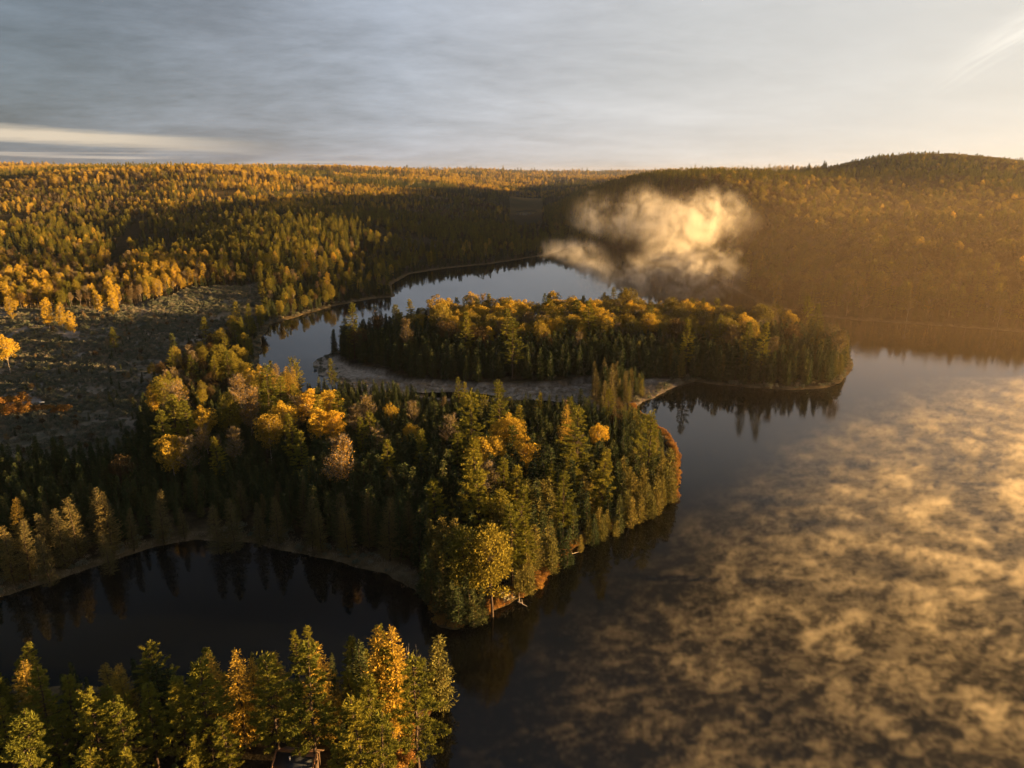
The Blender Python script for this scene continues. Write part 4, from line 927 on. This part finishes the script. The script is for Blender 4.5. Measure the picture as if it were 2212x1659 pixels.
# ------------------------------------------------------------------ which trees the picture shows largest
SX = np.concatenate([s[0] for s in SITES]); SY = np.concatenate([s[1] for s in SITES]); SK = np.concatenate([s[2] for s in SITES]); SH = np.concatenate([s[3] for s in SITES])
ZN = sum([[s[4]] * len(s[0]) for s in SITES], [])
SZ = np.concatenate([ground(s[0], s[1], None if s[4] != 'far' else np.full(len(s[0]), 300.0)) for s in SITES])
SV = np.array([(random.randrange(2) + (2 if z_ in ('west', 'far', 'hill') else 0)) if kind_names[k] == 'aspen' else random.randrange(KINDS[kind_names[k]][5]) for k, z_ in zip(SK, ZN)]); SW = RNG.uniform(.85, 1.15, len(SX)) * np.where(np.isin(np.array(ZN), ('west', 'far')) & np.isin(SK, [kind_names.index(k) for k in ('olive', 'brown')]), .72, 1.0)
for t in TREES: t['z'] = float(ground(np.array([t['x']]), np.array([t['y']]))[0]); t['zone'] = 'hand'
nh = len(TREES); AX = np.concatenate([[t['x'] for t in TREES], SX]); AY = np.concatenate([[t['y'] for t in TREES], SY]); AZ = np.concatenate([[t['z'] for t in TREES], SZ])
AH = np.concatenate([[t['h'] for t in TREES], SH]); AK = np.concatenate([[kind_names.index(t['kind']) for t in TREES], SK]).astype(int)
PX, PT, PF = project(AX, AY, AZ + AH); _, PB, _ = project(AX, AY, AZ)
q = 1024 / 2212; PX, PT, PB = PX * q, PT * q, PB * q
PR = np.array([KINDS[k][6] / KINDS[k][4] for k in kind_names])[AK] * AH * FOC * q / np.maximum(PF, 1)
occ = np.zeros((768, 1024), bool); seen = np.zeros(len(AX), int); dist = np.hypot(AX, AY)
for i in np.argsort(dist):
    if dist[i] > 1500: break
    y0, y1 = int(max(PT[i], 0)), int(min(PB[i] + 1, 768)); x0, x1 = int(max(PX[i] - PR[i], 0)), int(min(PX[i] + PR[i] + 1, 1024))
    if y1 <= y0 or x1 <= x0: continue
    yy = (np.arange(y0, y1) + .5 - PT[i]) / max(PB[i] - PT[i], 1); k = kind_names[AK[i]]
    w = PR[i] * (yy if k in ('spruce', 'larch', 'tamarack') else np.where(yy < .5, np.sqrt(np.clip(yy / .25, 0, 1)), np.where(yy < .62, .6, .1)))
    m = np.abs(np.arange(x0, x1)[None] + .5 - PX[i]) <= np.maximum(w, .5)[:, None]
    sub = occ[y0:y1, x0:x1]; seen[i] = int((m & ~sub).sum()); sub |= m
QUOTA = dict(spruce=290, pine=230, redpine=60, larch=110, tamarack=60, aspen=190, olive=110, birch=100, brown=100, cedar=120, shrub=110, snag=10)
single = np.zeros(len(AX), bool); single[:nh] = True
for k, n in QUOTA.items():
    ids = np.where((AK == kind_names.index(k)) & (seen >= 14))[0]; ids = ids[ids >= nh]
    n -= int((AK[:nh] == kind_names.index(k)).sum()); single[ids[np.argsort(-seen[ids])][:max(n, 0)]] = True

# ------------------------------------------------------------------ labels: how a tree looks and what it stands by
LOOK = dict(spruce='dark spruce', pine='tufted pine', redpine='round-headed pine', larch='gold larch', tamarack='dull olive larch', aspen='golden aspen', olive='olive gold poplar', birch='tan half-bare birch',
            brown='brown-leaved maple', cedar='rough columnar cedar', shrub='orange shrub', snag='dead tree')
MARKS = [(t['short'], *project(t['x'], t['y'], t['z'] + t['h'] * .7)[:2], math.hypot(t['x'], t['y'])) for t in TREES if t['short']]
MARKS += [('the drifting fog', 1450, 560, 820), ('the tiny far pond', 1138, 460, 1900), ('the dark track', 245, 590, 560), ('the far gravel shoreline', 960, 585, 800), ('the hill behind the fog', 1480, 420, 1200),
          ('the round hilltop', 1980, 360, 1900), ('the sunlit hill shelf', 2000, 560, 700), ('the shaded hill shore', 2000, 680, 560), ("the island's far tip", 1830, 780, 390), ('the white board', 95, 880, 300),
          ('the shore log', 1130, 1305, 150), ('the floating log', 1450, 1077, 205), ('the cabin roof', 640, 1640, 103), ('the sharp lake bend', 640, 690, 500), ('the marsh front', 1000, 826, 340)]
ORD = ['', 'second ', 'third ', 'fourth ', 'fifth ', 'sixth ', 'seventh ', 'eighth ', 'ninth ', 'tenth ']
auto = {}
mxp, myp, mds = (np.array([m[i] for m in MARKS], float) for i in (1, 2, 3))
for i in np.where(single)[0]:
    if i < nh and TREES[i]['label']: continue
    X, Y, k = PX[i] / q, (PT[i] * .7 + PB[i] * .3) / q, kind_names[AK[i]]
    d = np.hypot(mxp - X, myp - Y); j = int(np.argmin(d)); dx_, dy_ = X - mxp[j], Y - myp[j]
    rel = ('left of' if dx_ < 0 else 'right of') if abs(dx_) > abs(dy_) else ('in front of' if dist[i] < mds[j] else 'behind')
    s_ = AH[i] / KINDS[k][4]; size = 'tall ' if s_ > .98 else 'small ' if s_ < .78 else ''
    auto.setdefault((size, k, rel, j), []).append((d[j], i))
LABEL, CROWD = {}, {}
PLURAL = {k: (KINDS[k][1] or k) + 's' for k in kind_names}
for (size, k, rel, j), v in auto.items():
    v.sort()
    for n, (_, i) in enumerate(v):
        if n < len(ORD): LABEL[i] = f"{ORD[n]}{size}{LOOK[k]} {rel} {MARKS[j][0]}"
        else: CROWD[i] = f"{PLURAL[k]} around {MARKS[j][0]}"; LABEL[i] = f"{size}{LOOK[k]} farther out in the crowd {rel} {MARKS[j][0]}"
        LABEL[i] = LABEL[i] if n or size or rel in ('left of', 'right of') else f"{LOOK[k]} closest {rel} {MARKS[j][0]}"
for i, t in enumerate(TREES): LABEL[i] = t['label'] or LABEL[i]
PLACE = dict(near='on the near shore', peninsula='on the peninsula', island='on the wooded island', marsh='at the end of the marsh', west='beyond the brush', hill='on the big hill', far='of the far plateau', shore='along the lake shore', brush='by the brush', hand='')
PLURAL = {k: (KINDS[k][1] or k) + 's' for k in kind_names}
def zone_of(i):
    if i >= nh: return ZN[i - nh]
    y = AY[i]; return 'near' if y < 126 else 'island' if inside(ISLE, np.array([AX[i]]), np.array([y]))[0] else 'marsh' if inside(CLUMP, np.array([AX[i]]), np.array([y]))[0] else 'west' if y > 335 else 'peninsula'

# ------------------------------------------------------------------ build: one thing per tree, the rest of the woods as masses
for i in np.where(single)[0]:
    k = kind_names[AK[i]]; name, cat = KINDS[k][0], KINDS[k][1]; hh = KINDS[k][4]
    v = TREES[i]['var'] if i < nh else int(SV[i - nh]); w = TREES[i]['w'] if i < nh else float(SW[i - nh])
    whole, crown, trunk = TPL[k][v]; s = AH[i] / hh
    split = crown is not None and (PB[i] - PT[i]) > 24 and seen[i] > 60
    o = bpy.data.objects.new(name, None if split else whole); COL.objects.link(o)
    o.location = (AX[i], AY[i], AZ[i] - .1); o.rotation_euler = (0, 0, random.uniform(0, 6.28)); o.scale = (s * w, s * w, s)
    if split:
        o.empty_display_size = .5
        for nm, me in (('crown', crown), ('trunk', trunk)): link(nm, me, o)
    tag(o, LABEL[i], cat, CROWD.get(i) or f"{PLURAL[k]} {PLACE[zone_of(i)]}".strip())

def scatter(name, label, kinds, x, y, z, k, var, h, w, drop=.1, cat='woods'):
    """one mass of plants: the shapes and the sites live in one mesh, geometry nodes set a shape on each site"""
    V, F, M, slot, mats, base = [], [], [], [], [], {}
    for kk in kinds:
        for v in range(KINDS[kk][5]):
            me = TPL[kk][v][0]; n = len(me.vertices); co = np.empty(n * 3, np.float32); me.vertices.foreach_get('co', co)
            f = np.array([list(p.vertices) + [p.vertices[-1]] * (4 - len(p.vertices)) for p in me.polygons]); mi = np.empty(len(me.polygons), np.int32); me.polygons.foreach_get('material_index', mi)
            off = sum(len(a) for a in V); mo = len(mats); mats += list(me.materials)
            base[(kk, v)] = len(base); slot.append(np.full(n, base[(kk, v)])); V.append(co.reshape(-1, 3)); F.append(f + off); M.append(mi + mo)
    n0 = sum(len(a) for a in V); n = len(x)
    V.append(np.stack([x, y, z - drop], 1)); slot.append(np.full(n, -1))
    me = mesh_np(name, np.vstack(V), np.vstack(F), mats, np.concatenate(M)); slot = np.concatenate(slot)
    hh = np.array([KINDS[kk][4] for kk in kind_names])[k]; s = h / hh; one = np.ones((n0, 3))
    pick_ = np.array([base[(kind_names[a], int(b))] for a, b in zip(k, var)])
    nslot = len(base)
    for an, ty, val in (('slot', 'INT', slot), ('pick', 'INT', np.concatenate([np.zeros(n0), pick_])),
                        ('turn', 'FLOAT_VECTOR', np.vstack([one * 0, np.stack([np.zeros(n), np.zeros(n), RNG.uniform(0, 6.28, n)], 1)])), ('size', 'FLOAT_VECTOR', np.vstack([one, np.stack([s * w, s * w, s], 1)]))):
        at_ = me.attributes.new(an, ty, 'POINT'); at_.data.foreach_set('value' if ty == 'INT' else 'vector', val.astype(np.int32 if ty == 'INT' else np.float32).ravel())
    ng = bpy.data.node_groups.new(name, 'GeometryNodeTree'); ng.interface.new_socket('Geometry', in_out='INPUT', socket_type='NodeSocketGeometry'); ng.interface.new_socket('Geometry', in_out='OUTPUT', socket_type='NodeSocketGeometry')
    G = Nodes(ng); gi = G.new('NodeGroupInput').outputs[0]; go = G.new('NodeGroupOutput')
    def attr(nm, ty): a = G.new('GeometryNodeInputNamedAttribute', data_type=ty); a.inputs[0].default_value = nm; return a.outputs[0]
    def part(v):
        c = G.new('FunctionNodeCompare', data_type='INT', operation='EQUAL'); G.put(c.inputs[2], attr('slot', 'INT')); c.inputs[3].default_value = v
        s_ = G.new('GeometryNodeSeparateGeometry', domain='POINT'); G.put(s_.inputs[0], gi); G.put(s_.inputs[1], c.outputs[0]); return s_.outputs[0]
    jn = G.new('GeometryNodeJoinGeometry')
    for v in range(nslot):
        g2 = G.new('GeometryNodeGeometryToInstance'); G.put(g2.inputs[0], part(nslot - 1 - v)); ng.links.new(g2.outputs[0], jn.inputs[0])
    ip = G.new('GeometryNodeInstanceOnPoints'); G.put(ip.inputs['Points'], part(-1)); G.put(ip.inputs['Instance'], jn.outputs[0]); ip.inputs['Pick Instance'].default_value = True
    G.put(ip.inputs['Instance Index'], attr('pick', 'INT')); er = G.new('FunctionNodeEulerToRotation'); G.put(er.inputs[0], attr('turn', 'FLOAT_VECTOR')); G.put(ip.inputs['Rotation'], er.outputs[0]); G.put(ip.inputs['Scale'], attr('size', 'FLOAT_VECTOR'))
    G.put(go.inputs[0], ip.outputs[0])
    o = link(name, me); md = o.modifiers.new('scatter', 'NODES'); md.node_group = ng
    return tag(o, label, cat, kind='stuff')

rest = ~single[nh:]; zn = np.array(ZN)
MASS = [('near', ('spruce', 'pine', 'larch', 'brown'), 'near_shore_woods', 'dim trees filling the shaded wood around the cabin'),
        ('peninsula', ('spruce', 'tamarack', 'cedar', 'pine', 'redpine', 'birch', 'brown'), 'peninsula_woods', 'dark massed trees filling the peninsula between the black pond and lake'),
        ('island', ('spruce', 'cedar', 'olive', 'brown', 'aspen', 'birch', 'pine'), 'island_woods', 'massed trees filling the wooded island behind the marsh'),
        ('marsh', ('tamarack', 'cedar', 'spruce'), 'marsh_woods', 'small trees crowding the clump at the end of the marsh'),
        ('west', ('spruce', 'pine', 'redpine', 'aspen', 'olive', 'birch', 'brown'), 'shore_forest', 'mixed dark and golden forest rising beyond the brush and the lake bends'),
        ('hill', ('spruce', 'pine', 'brown', 'olive', 'birch', 'aspen'), 'hill_forest', 'brown and olive autumn forest covering the big hill'),
        ('far', ('spruce', 'pine', 'aspen', 'birch', 'brown', 'olive'), 'far_forest', 'golden and dark forest fading over the far plateau'),
        ('shore', ('shrub',), 'shore_undergrowth', 'orange undergrowth lining the lake shore'), ('brush', ('spruce', 'birch', 'brown', 'shrub'), 'saplings', 'small saplings dotted through the open brush')]
for z_, ks, nm, lab in MASS:
    m = rest & (zn == z_)
    if m.any(): scatter(nm, lab, ks, SX[m], SY[m], SZ[m], SK[m], SV[m], SH[m], SW[m])
# brush in the open ground, sedge round the pond, the marsh and the bends
x, y = grid(-430, -40, 205, 640, 2.0); me_ = in_soft(MEADOW, x, y, 12); cov = fbm(x, y, 22, 3, 91); ok = (me_ > .4) & (shore(x, y) > 2) & (bare_dirt(x, y) < .3) & (RNG.uniform(0, 1, len(x)) < .35 + .65 * sstep(cov, .36, .52)); x, y = x[ok], y[ok]
x2, y2 = grid(-260, 190, 70, 560, 2.4); d = edge_dist(LAKE, x2, y2); s2 = shore(x2, y2); ok = (s2 > .4) & (d < 1.5 + 11 * fbm(x2, y2, 13, 3, 95)) & (RNG.uniform(0, 1, len(x2)) < .55); x, y = np.concatenate([x, x2[ok]]), np.concatenate([y, y2[ok]]); n = len(x)
scatter('brush', 'low grey green brush covering the open ground and the lake banks', ('heath',), x, y, ground(x, y), np.full(n, kind_names.index('heath')), RNG.integers(0, 3, n), 1.3 * RNG.uniform(.35, 1.3, n) * (.6 + 1.1 * fbm(x, y, 12, 2, 98)), RNG.uniform(.8, 1.3, n), cat='brush')
x, y = grid(-190, 100, 100, 345, 1.25); d = line_dist(POND_N, x, y); ok = ((d < 1.5 + 12 * fbm(x, y, 11, 3, 96) ** 1.5) | inside(MARSH, x, y)); x, y = x[ok], y[ok]; s_ = shore(x, y); ok = (s_ > -.2) & (RNG.uniform(0, 1, len(x)) < .6); x, y = x[ok], y[ok]; n = len(x)
scatter('sedge', 'dry tan sedge rimming the black pond and filling the marsh', ('sedge',), x, y, ground(x, y), np.full(n, kind_names.index('sedge')), RNG.integers(0, 2, n), .8 * RNG.uniform(.5, 1.2, n), RNG.uniform(.9, 1.3, n), .02, cat='sedge')

# ------------------------------------------------------------------ cabin, board, logs
def plain(name, a, b=None, sc=4.0, rough=.7, stretch=(1, 1, 1)):
    mt, N, out = material(name); oc = N.new('ShaderNodeTexCoord').outputs['Object']
    mp = N.new('ShaderNodeMapping'); N.put(mp.inputs[0], oc); mp.inputs['Scale'].default_value = stretch
    p = N.new('ShaderNodeBsdfPrincipled'); N.put(p.inputs['Base Color'], N.ramp(N.noise(mp.outputs[0], sc, 4, .6), [(.3, a), (.7, b or a)])); p.inputs['Roughness'].default_value = rough
    N.put(out.inputs[0], p.outputs[0]); return mt
WOOD = plain('cabin_boards', (.16, .075, .03), (.34, .17, .07), 3, .6, (.5, 6, 6)); ROOFM = plain('dark_metal_roof', (.018, .022, .028), (.035, .04, .048), 2, .45); WALLM = plain('log_wall', (.06, .035, .018), (.12, .07, .035), 3, .8, (.4, .4, 7))
WHITE = plain('white_paint', (.70, .70, .68), (.82, .82, .80)); GLASS = plain('window_glass', (.01, .012, .014), None, 1, .08); GREY = plain('grey_post', (.10, .085, .07), (.20, .17, .14))
def box(vs, fs, c, s, rot=0.0, tilt=0.0):
    n = len(vs); cr, sr, ct, st_ = math.cos(rot), math.sin(rot), math.cos(tilt), math.sin(tilt)
    for sx, sy, sz in ((-1, -1, -1), (1, -1, -1), (1, 1, -1), (-1, 1, -1), (-1, -1, 1), (1, -1, 1), (1, 1, 1), (-1, 1, 1)):
        a, b_, c_ = sx * s[0] / 2, sy * s[1] / 2, sz * s[2] / 2; b_, c_ = b_ * ct - c_ * st_, b_ * st_ + c_ * ct
        vs.append((c[0] + a * cr - b_ * sr, c[1] + a * sr + b_ * cr, c[2] + c_))
    for f in ((0, 3, 2, 1), (4, 5, 6, 7), (0, 1, 5, 4), (1, 2, 6, 5), (2, 3, 7, 6), (3, 0, 4, 7)): fs.append(tuple(n + i for i in f))
def boxes(name, items, mt, parent=None):
    vs, fs = [], []
    for it in items: box(vs, fs, *it)
    me = mesh_np(name, vs, fs, [mt]); o = link(name, me, parent); bv = o.modifiers.new('bevel', 'BEVEL'); bv.width = .02; bv.segments = 1; return o
def slab(name, quad, th, mt, parent):
    q_ = np.array(quad, float); nrm = np.cross(q_[1] - q_[0], q_[3] - q_[0]); nrm /= np.linalg.norm(nrm)
    v = np.vstack([q_, q_ - nrm * th]); f = [(0, 1, 2, 3), (7, 6, 5, 4), (0, 4, 5, 1), (1, 5, 6, 2), (2, 6, 7, 3), (3, 7, 4, 0)]
    return link(name, mesh_np(name, v, f, [mt]), parent)
cx_, cy_ = at(642, 1641, 5.2); cz = float(ground(np.array([cx_]), np.array([cy_]))[0])
cab = bpy.data.objects.new('cabin', None); COL.objects.link(cab); cab.location = (cx_, cy_, cz); cab.rotation_euler = (0, 0, math.radians(-7))
tag(cab, 'wooden cabin with a dark metal roof and sunlit roof boards in a clearing', 'cabin')
boxes('wall', [((0, 0, 1.35), (5.6, 5.4, 2.7))], WALLM, cab)
gb = [(-2.8, -2.7, 2.7), (2.8, -2.7, 2.7)]
gv = np.array([(-2.8, -2.7, 2.7), (-2.8, 2.7, 2.7), (-2.8, 0, 4.6), (2.8, -2.7, 2.7), (2.8, 2.7, 2.7), (2.8, 0, 4.6)]); link('gable', mesh_np('gable', gv, [(0, 1, 2, 2), (3, 5, 4, 4)], [WALLM]), cab)
rf = slab('roof', [(-3.4, -3.4, 2.45), (3.4, -3.4, 2.45), (3.4, -.08, 4.86), (-3.4, -.08, 4.86)], .1, ROOFM, cab)
slab('rear_slope', [(-3.4, .08, 4.86), (3.4, .08, 4.86), (3.4, 3.4, 2.45), (-3.4, 3.4, 2.45)], .1, WALLM, rf)
boxes('ridge_board', [((0, .0, 4.95), (6.9, .75, .07)), ((1.6, -.42, 4.80), (3.2, .4, .06), 0, .63)], WOOD, rf)
for sx in (-1, 1): boxes('barge_board', [((sx * 3.46, -1.75, 3.66), (.26, 4.3, .34), 0, math.atan2(2.41, 3.32))], WOOD, rf)
b = TB(5); b.tube([(-.7, -1.1, 4.0), (-.7, -1.1, 4.7)], [.09, .09], 8); b.tube([(-.7, -1.1, 4.7), (-.7, -1.1, 4.8)], [.16, .16], 8); b.tube([(-.7, -1.1, 4.8), (-.7, -1.1, 4.84)], [.16, .01], 8)
_v, _f = np.vstack(b.V), np.vstack(b.F); link('vent_pipe', mesh_np('vent_pipe', _v, _f, [WHITE]), rf)
dr = boxes('door', [((.8, -2.73, 1.05), (.95, .07, 2.05))], WOOD, cab); boxes('handle', [((1.15, -2.79, 1.0), (.05, .06, .16))], GREY, dr)
for wx in (-1.4, 2.1): wn = boxes('window', [((wx, -2.72, 1.55), (1.1 if wx < 0 else .8, .06, .9))], WOOD, cab); boxes('pane', [((wx, -2.76, 1.55), (.95 if wx < 0 else .66, .03, .76))], GLASS, wn)

sx_, sy_ = at(95, 893, 3.0); sz_ = float(ground(np.array([sx_]), np.array([sy_]))[0])
sg = bpy.data.objects.new('signboard', None); COL.objects.link(sg); sg.location = (sx_, sy_, sz_); sg.rotation_euler = (0, 0, math.radians(12))
tag(sg, 'small white board raised on dark posts beside the bare gravel patch', 'signboard')
boxes('board', [((0, 0, 3.1), (1.9, .35, .42), 0, .25)], WHITE, sg); boxes('brace', [((0, .1, 2.0), (1.5, .08, .9))], plain('dark_board', (.02, .018, .015)), sg)
for s in (-.7, .7): boxes('post', [((s, .16, 1.45), (.13, .13, 2.9))], GREY, sg)

def log(pts, r, label, stubs=3, seed=1):
    b = TB(seed); p = np.array(pts, float); t = np.linspace(0, 1, 8); k = np.linspace(0, 1, len(p)); c = np.stack([np.interp(t, k, p[:, i]) for i in range(3)], 1) + b.g.normal(size=(8, 3)) * .06
    b.tube(c, r * (1 - .7 * t), 7)
    for j in range(stubs):
        o_ = c[2 + j * 5 // max(stubs, 1)]; d = b.g.normal(size=3) * .6; d[2] = abs(d[2]) + .3; b.tube([o_, o_ + d * .8, o_ + d * 1.5 + [0, 0, .3]], [r * .4, r * .25, .02], 4)
    o = link('fallen_log', mesh_np('fallen_log', np.vstack(b.V), np.vstack(b.F), [MAT['dead']])); tag(o, label, 'log', 'fallen logs along the lake shore')
def wp(X, Y, z): a = at(X, Y, z); return (a[0], a[1], z)
log([wp(1118, 1298, .9), wp(1128, 1304, .5), wp(1138, 1310, .05)], .22, 'short pale log sloping into the lake beside the orange shrubs near the point', 2, 3)
log([wp(1426, 1076, .5), wp(1445, 1077, .15), wp(1464, 1081, .08)], .16, 'thin bare log floating out from the tip of the peninsula', 2, 4)
log([wp(1206, 1200, 1.2), wp(1228, 1198, .9), wp(1250, 1192, .25)], .20, 'weathered trunk reaching over the water between orange shrubs at mid shore', 4, 5)
log([wp(897, 1535, 3.2), wp(906, 1552, 1.8), wp(916, 1566, .5)], .20, 'pale leaning trunk on the near point under the golden larches', 3, 6)

# ------------------------------------------------------------------ mist over the water and the fog bank: voxel densities from noise
def vapour(name, label, lo, hi, res, dens, colour, aniso, field, step=1.0):
    vol = bpy.data.volumes.new(name); o = bpy.data.objects.new(name, vol); COL.objects.link(o)
    ng = bpy.data.node_groups.new(name, 'GeometryNodeTree'); ng.interface.new_socket('Geometry', in_out='INPUT', socket_type='NodeSocketGeometry'); ng.interface.new_socket('Geometry', in_out='OUTPUT', socket_type='NodeSocketGeometry')
    G = Nodes(ng); gi = G.new('NodeGroupInput'); go = G.new('NodeGroupOutput'); vc = G.new('GeometryNodeVolumeCube')
    vc.inputs['Min'].default_value = lo; vc.inputs['Max'].default_value = hi
    for ax, r_ in zip('XYZ', res): vc.inputs['Resolution ' + ax].default_value = r_
    pos = G.new('GeometryNodeInputPosition').outputs[0]; G.put(vc.inputs['Density'], field(G, pos))
    mt, N, out = material(name); pv = N.new('ShaderNodeVolumePrincipled'); pv.inputs['Color'].default_value = colour + (1,); pv.inputs['Density'].default_value = dens; pv.inputs['Anisotropy'].default_value = aniso
    N.put(out.inputs['Volume'], pv.outputs[0]); mt.cycles.volume_step_rate = step
    sm = G.new('GeometryNodeSetMaterial'); sm.inputs['Material'].default_value = mt; G.put(sm.inputs[0], vc.outputs[0]); G.put(go.inputs[0], sm.outputs[0])
    md = o.modifiers.new('vapour', 'NODES'); md.node_group = ng; vol.materials.append(mt)
    return tag(o, label, 'mist', kind='stuff')

pA, pB = np.array(at(990, 1362)), np.array(at(1466, 1045)); n1 = np.array([pB[1] - pA[1], -(pB[0] - pA[0])]); n1 /= np.linalg.norm(n1)
pC, pD = np.array(at(1480, 1040)), np.array(at(2300, 850)); n2 = np.array([pD[1] - pC[1], -(pD[0] - pC[0])]); n2 /= np.linalg.norm(n2)
def lake_field(G, p):
    x, y, z = G.xyz(p)
    s1 = G.add(G.mul(G.sub(x, float(pA[0])), float(n1[0])), G.mul(G.sub(y, float(pA[1])), float(n1[1])))
    s2 = G.add(G.mul(G.sub(x, float(pC[0])), float(n2[0])), G.mul(G.sub(y, float(pC[1])), float(n2[1])))
    rt = G.new('ShaderNodeVectorRotate', rotation_type='AXIS_ANGLE'); G.put(rt.inputs[0], G.vm('ADD', p, (211.3, 137.7, 31.4))); rt.inputs['Axis'].default_value = (.35, .2, .9); rt.inputs['Angle'].default_value = .71; po = rt.outputs[0]; big = G.noise(po, .018, 3, .5)
    amp = G.add(G.ss(G.add(G.mul(x, .80), G.mul(G.sub(y, 110.0), .60)), -140, 170), G.mul(G.sub(big, .5), .8))
    mp = G.new('ShaderNodeVectorRotate', rotation_type='Z_AXIS'); G.put(mp.inputs[0], G.vm('ADD', p, (37.0, 91.0, 5.0))); mp.inputs['Angle'].default_value = math.radians(-12)
    qv = G.vm('MULTIPLY', mp.outputs[0], (.21, .42, .32))
    nz = G.noise(qv, 1.0, 5, .66, 1.2); n3 = G.noise(po, .083, 3, .5)
    th = G.sub(.59, G.mul(amp, .18))
    d = G.ss(nz, th, G.add(th, .16))
    cap = G.add(1.2, G.mul(G.ss(n3, .40, .72), 4.2))
    d = G.mul(d, G.ss(z, cap, G.mul(cap, .25)))
    film = G.mul(G.ss(amp, .15, 1.1, .01, .14), G.ss(z, 1.6, .2))
    d = G.mul(G.add(d, film), G.add(.12, G.mul(G.m('POWER', G.m('MAXIMUM', amp, 0.0), 1.4), 1.15)))
    d = G.mul(d, G.mul(G.ss(s1, 4, 58), G.ss(s2, -55, 62)))
    return d
vapour('mist', 'golden steam curling low over the open lake', (-10, 55, .05), (330, 345, 8), (560, 480, 12), .078, (1.0, .88, .66), .35, lake_field)
BL = [(1292, 468, 620, 22.1), (1350, 476, 628, 20.5), (1400, 446, 636, 22.1), (1415, 490, 632, 20.5), (1470, 505, 628, 36.3), (1500, 470, 632, 25.3), (1558, 474, 636, 23.7), (1465, 550, 620, 25.3), (1205, 545, 628, 15.8), (1235, 552, 620, 17.4), (1262, 572, 597, 19.0), (1300, 595, 574, 22.1), (1390, 595, 574, 23.7), (1480, 600, 574, 23.7), (1545, 590, 574, 20.5), (1560, 550, 604, 12.6)]
BLW = []
for X, Y, D, R_ in BL:
    d = ray(X, Y); t = D / math.hypot(d[0], d[1]); BLW.append((d[0] * t, d[1] * t, max(CAM_H + d[2] * t, 3.0), R_))
def fog_field(G, p):
    wv = G.vm('SUBTRACT', G.noise(p, .022, 4, .6, 0, 1), (.5, .5, .5)); pw = G.vm('ADD', p, G.vscale(wv, 44.0))
    tot = None
    for x, y, z, r in BLW:
        d = G.vm('LENGTH', G.vm('MULTIPLY', G.vm('SUBTRACT', pw, (x, y, z)), (1, .7, 1.25)))
        f = G.ss(d, r * 1.25, r * .1); tot = f if tot is None else G.add(tot, f)
    nz = G.noise(p, .042, 6, .70, 1.6)
    z = G.xyz(p)[2]
    return G.mul(G.mul(tot, G.ss(nz, .45, .67)), G.ss(z, 1.0, 6.0))
bw = np.array(BLW); lo = bw[:, :3].min(0) - 42; hi = bw[:, :3].max(0) + 42
vapour('fog_bank', 'sunlit fog bank drifting up the hill from the far end of the lake', (float(lo[0]), float(lo[1]), .5), tuple(float(v) for v in hi), (160, 120, 64), .048, (1.0, .95, .85), .25, fog_field, 1.0)

def veil_field(G, p):
    x, y, z = G.xyz(p)
    h = G.mul(G.ss(x, 20, 190), G.mul(G.ss(y, 150, 460), G.ss(y, 1150, 800)))
    return G.mul(h, G.mul(G.ss(x, 680, 330), G.mul(G.ss(z, 115, 5), G.add(.75, G.mul(G.noise(p, .008, 2, .5), .5)))))
vapour('flare_mist', 'added orange veil for the flare glow, partly mist, before the shaded hill foot', (15, 140, .5), (780, 1160, 132), (70, 92, 22), .00043, (1.0, .72, .42), .5, veil_field, 2.0)  # tinted volume added for the orange flare glow, only partly real haze

# ------------------------------------------------------------------ haze in the air
mt, N, out = material('haze'); pv = N.new('ShaderNodeVolumePrincipled'); pv.inputs['Color'].default_value = (.95, .95, .97, 1); pv.inputs['Density'].default_value = 3.6e-5; pv.inputs['Anisotropy'].default_value = .70
N.put(out.inputs['Volume'], pv.outputs[0])
vs, fs = [], []; box(vs, fs, (0, 0, 95.0), (36000, 36000, 198.0)); hz_ = link('haze', mesh_np('haze', vs, fs, [mt])); tag(hz_, 'thin warm haze filling the air over the valley', 'haze', kind='stuff')
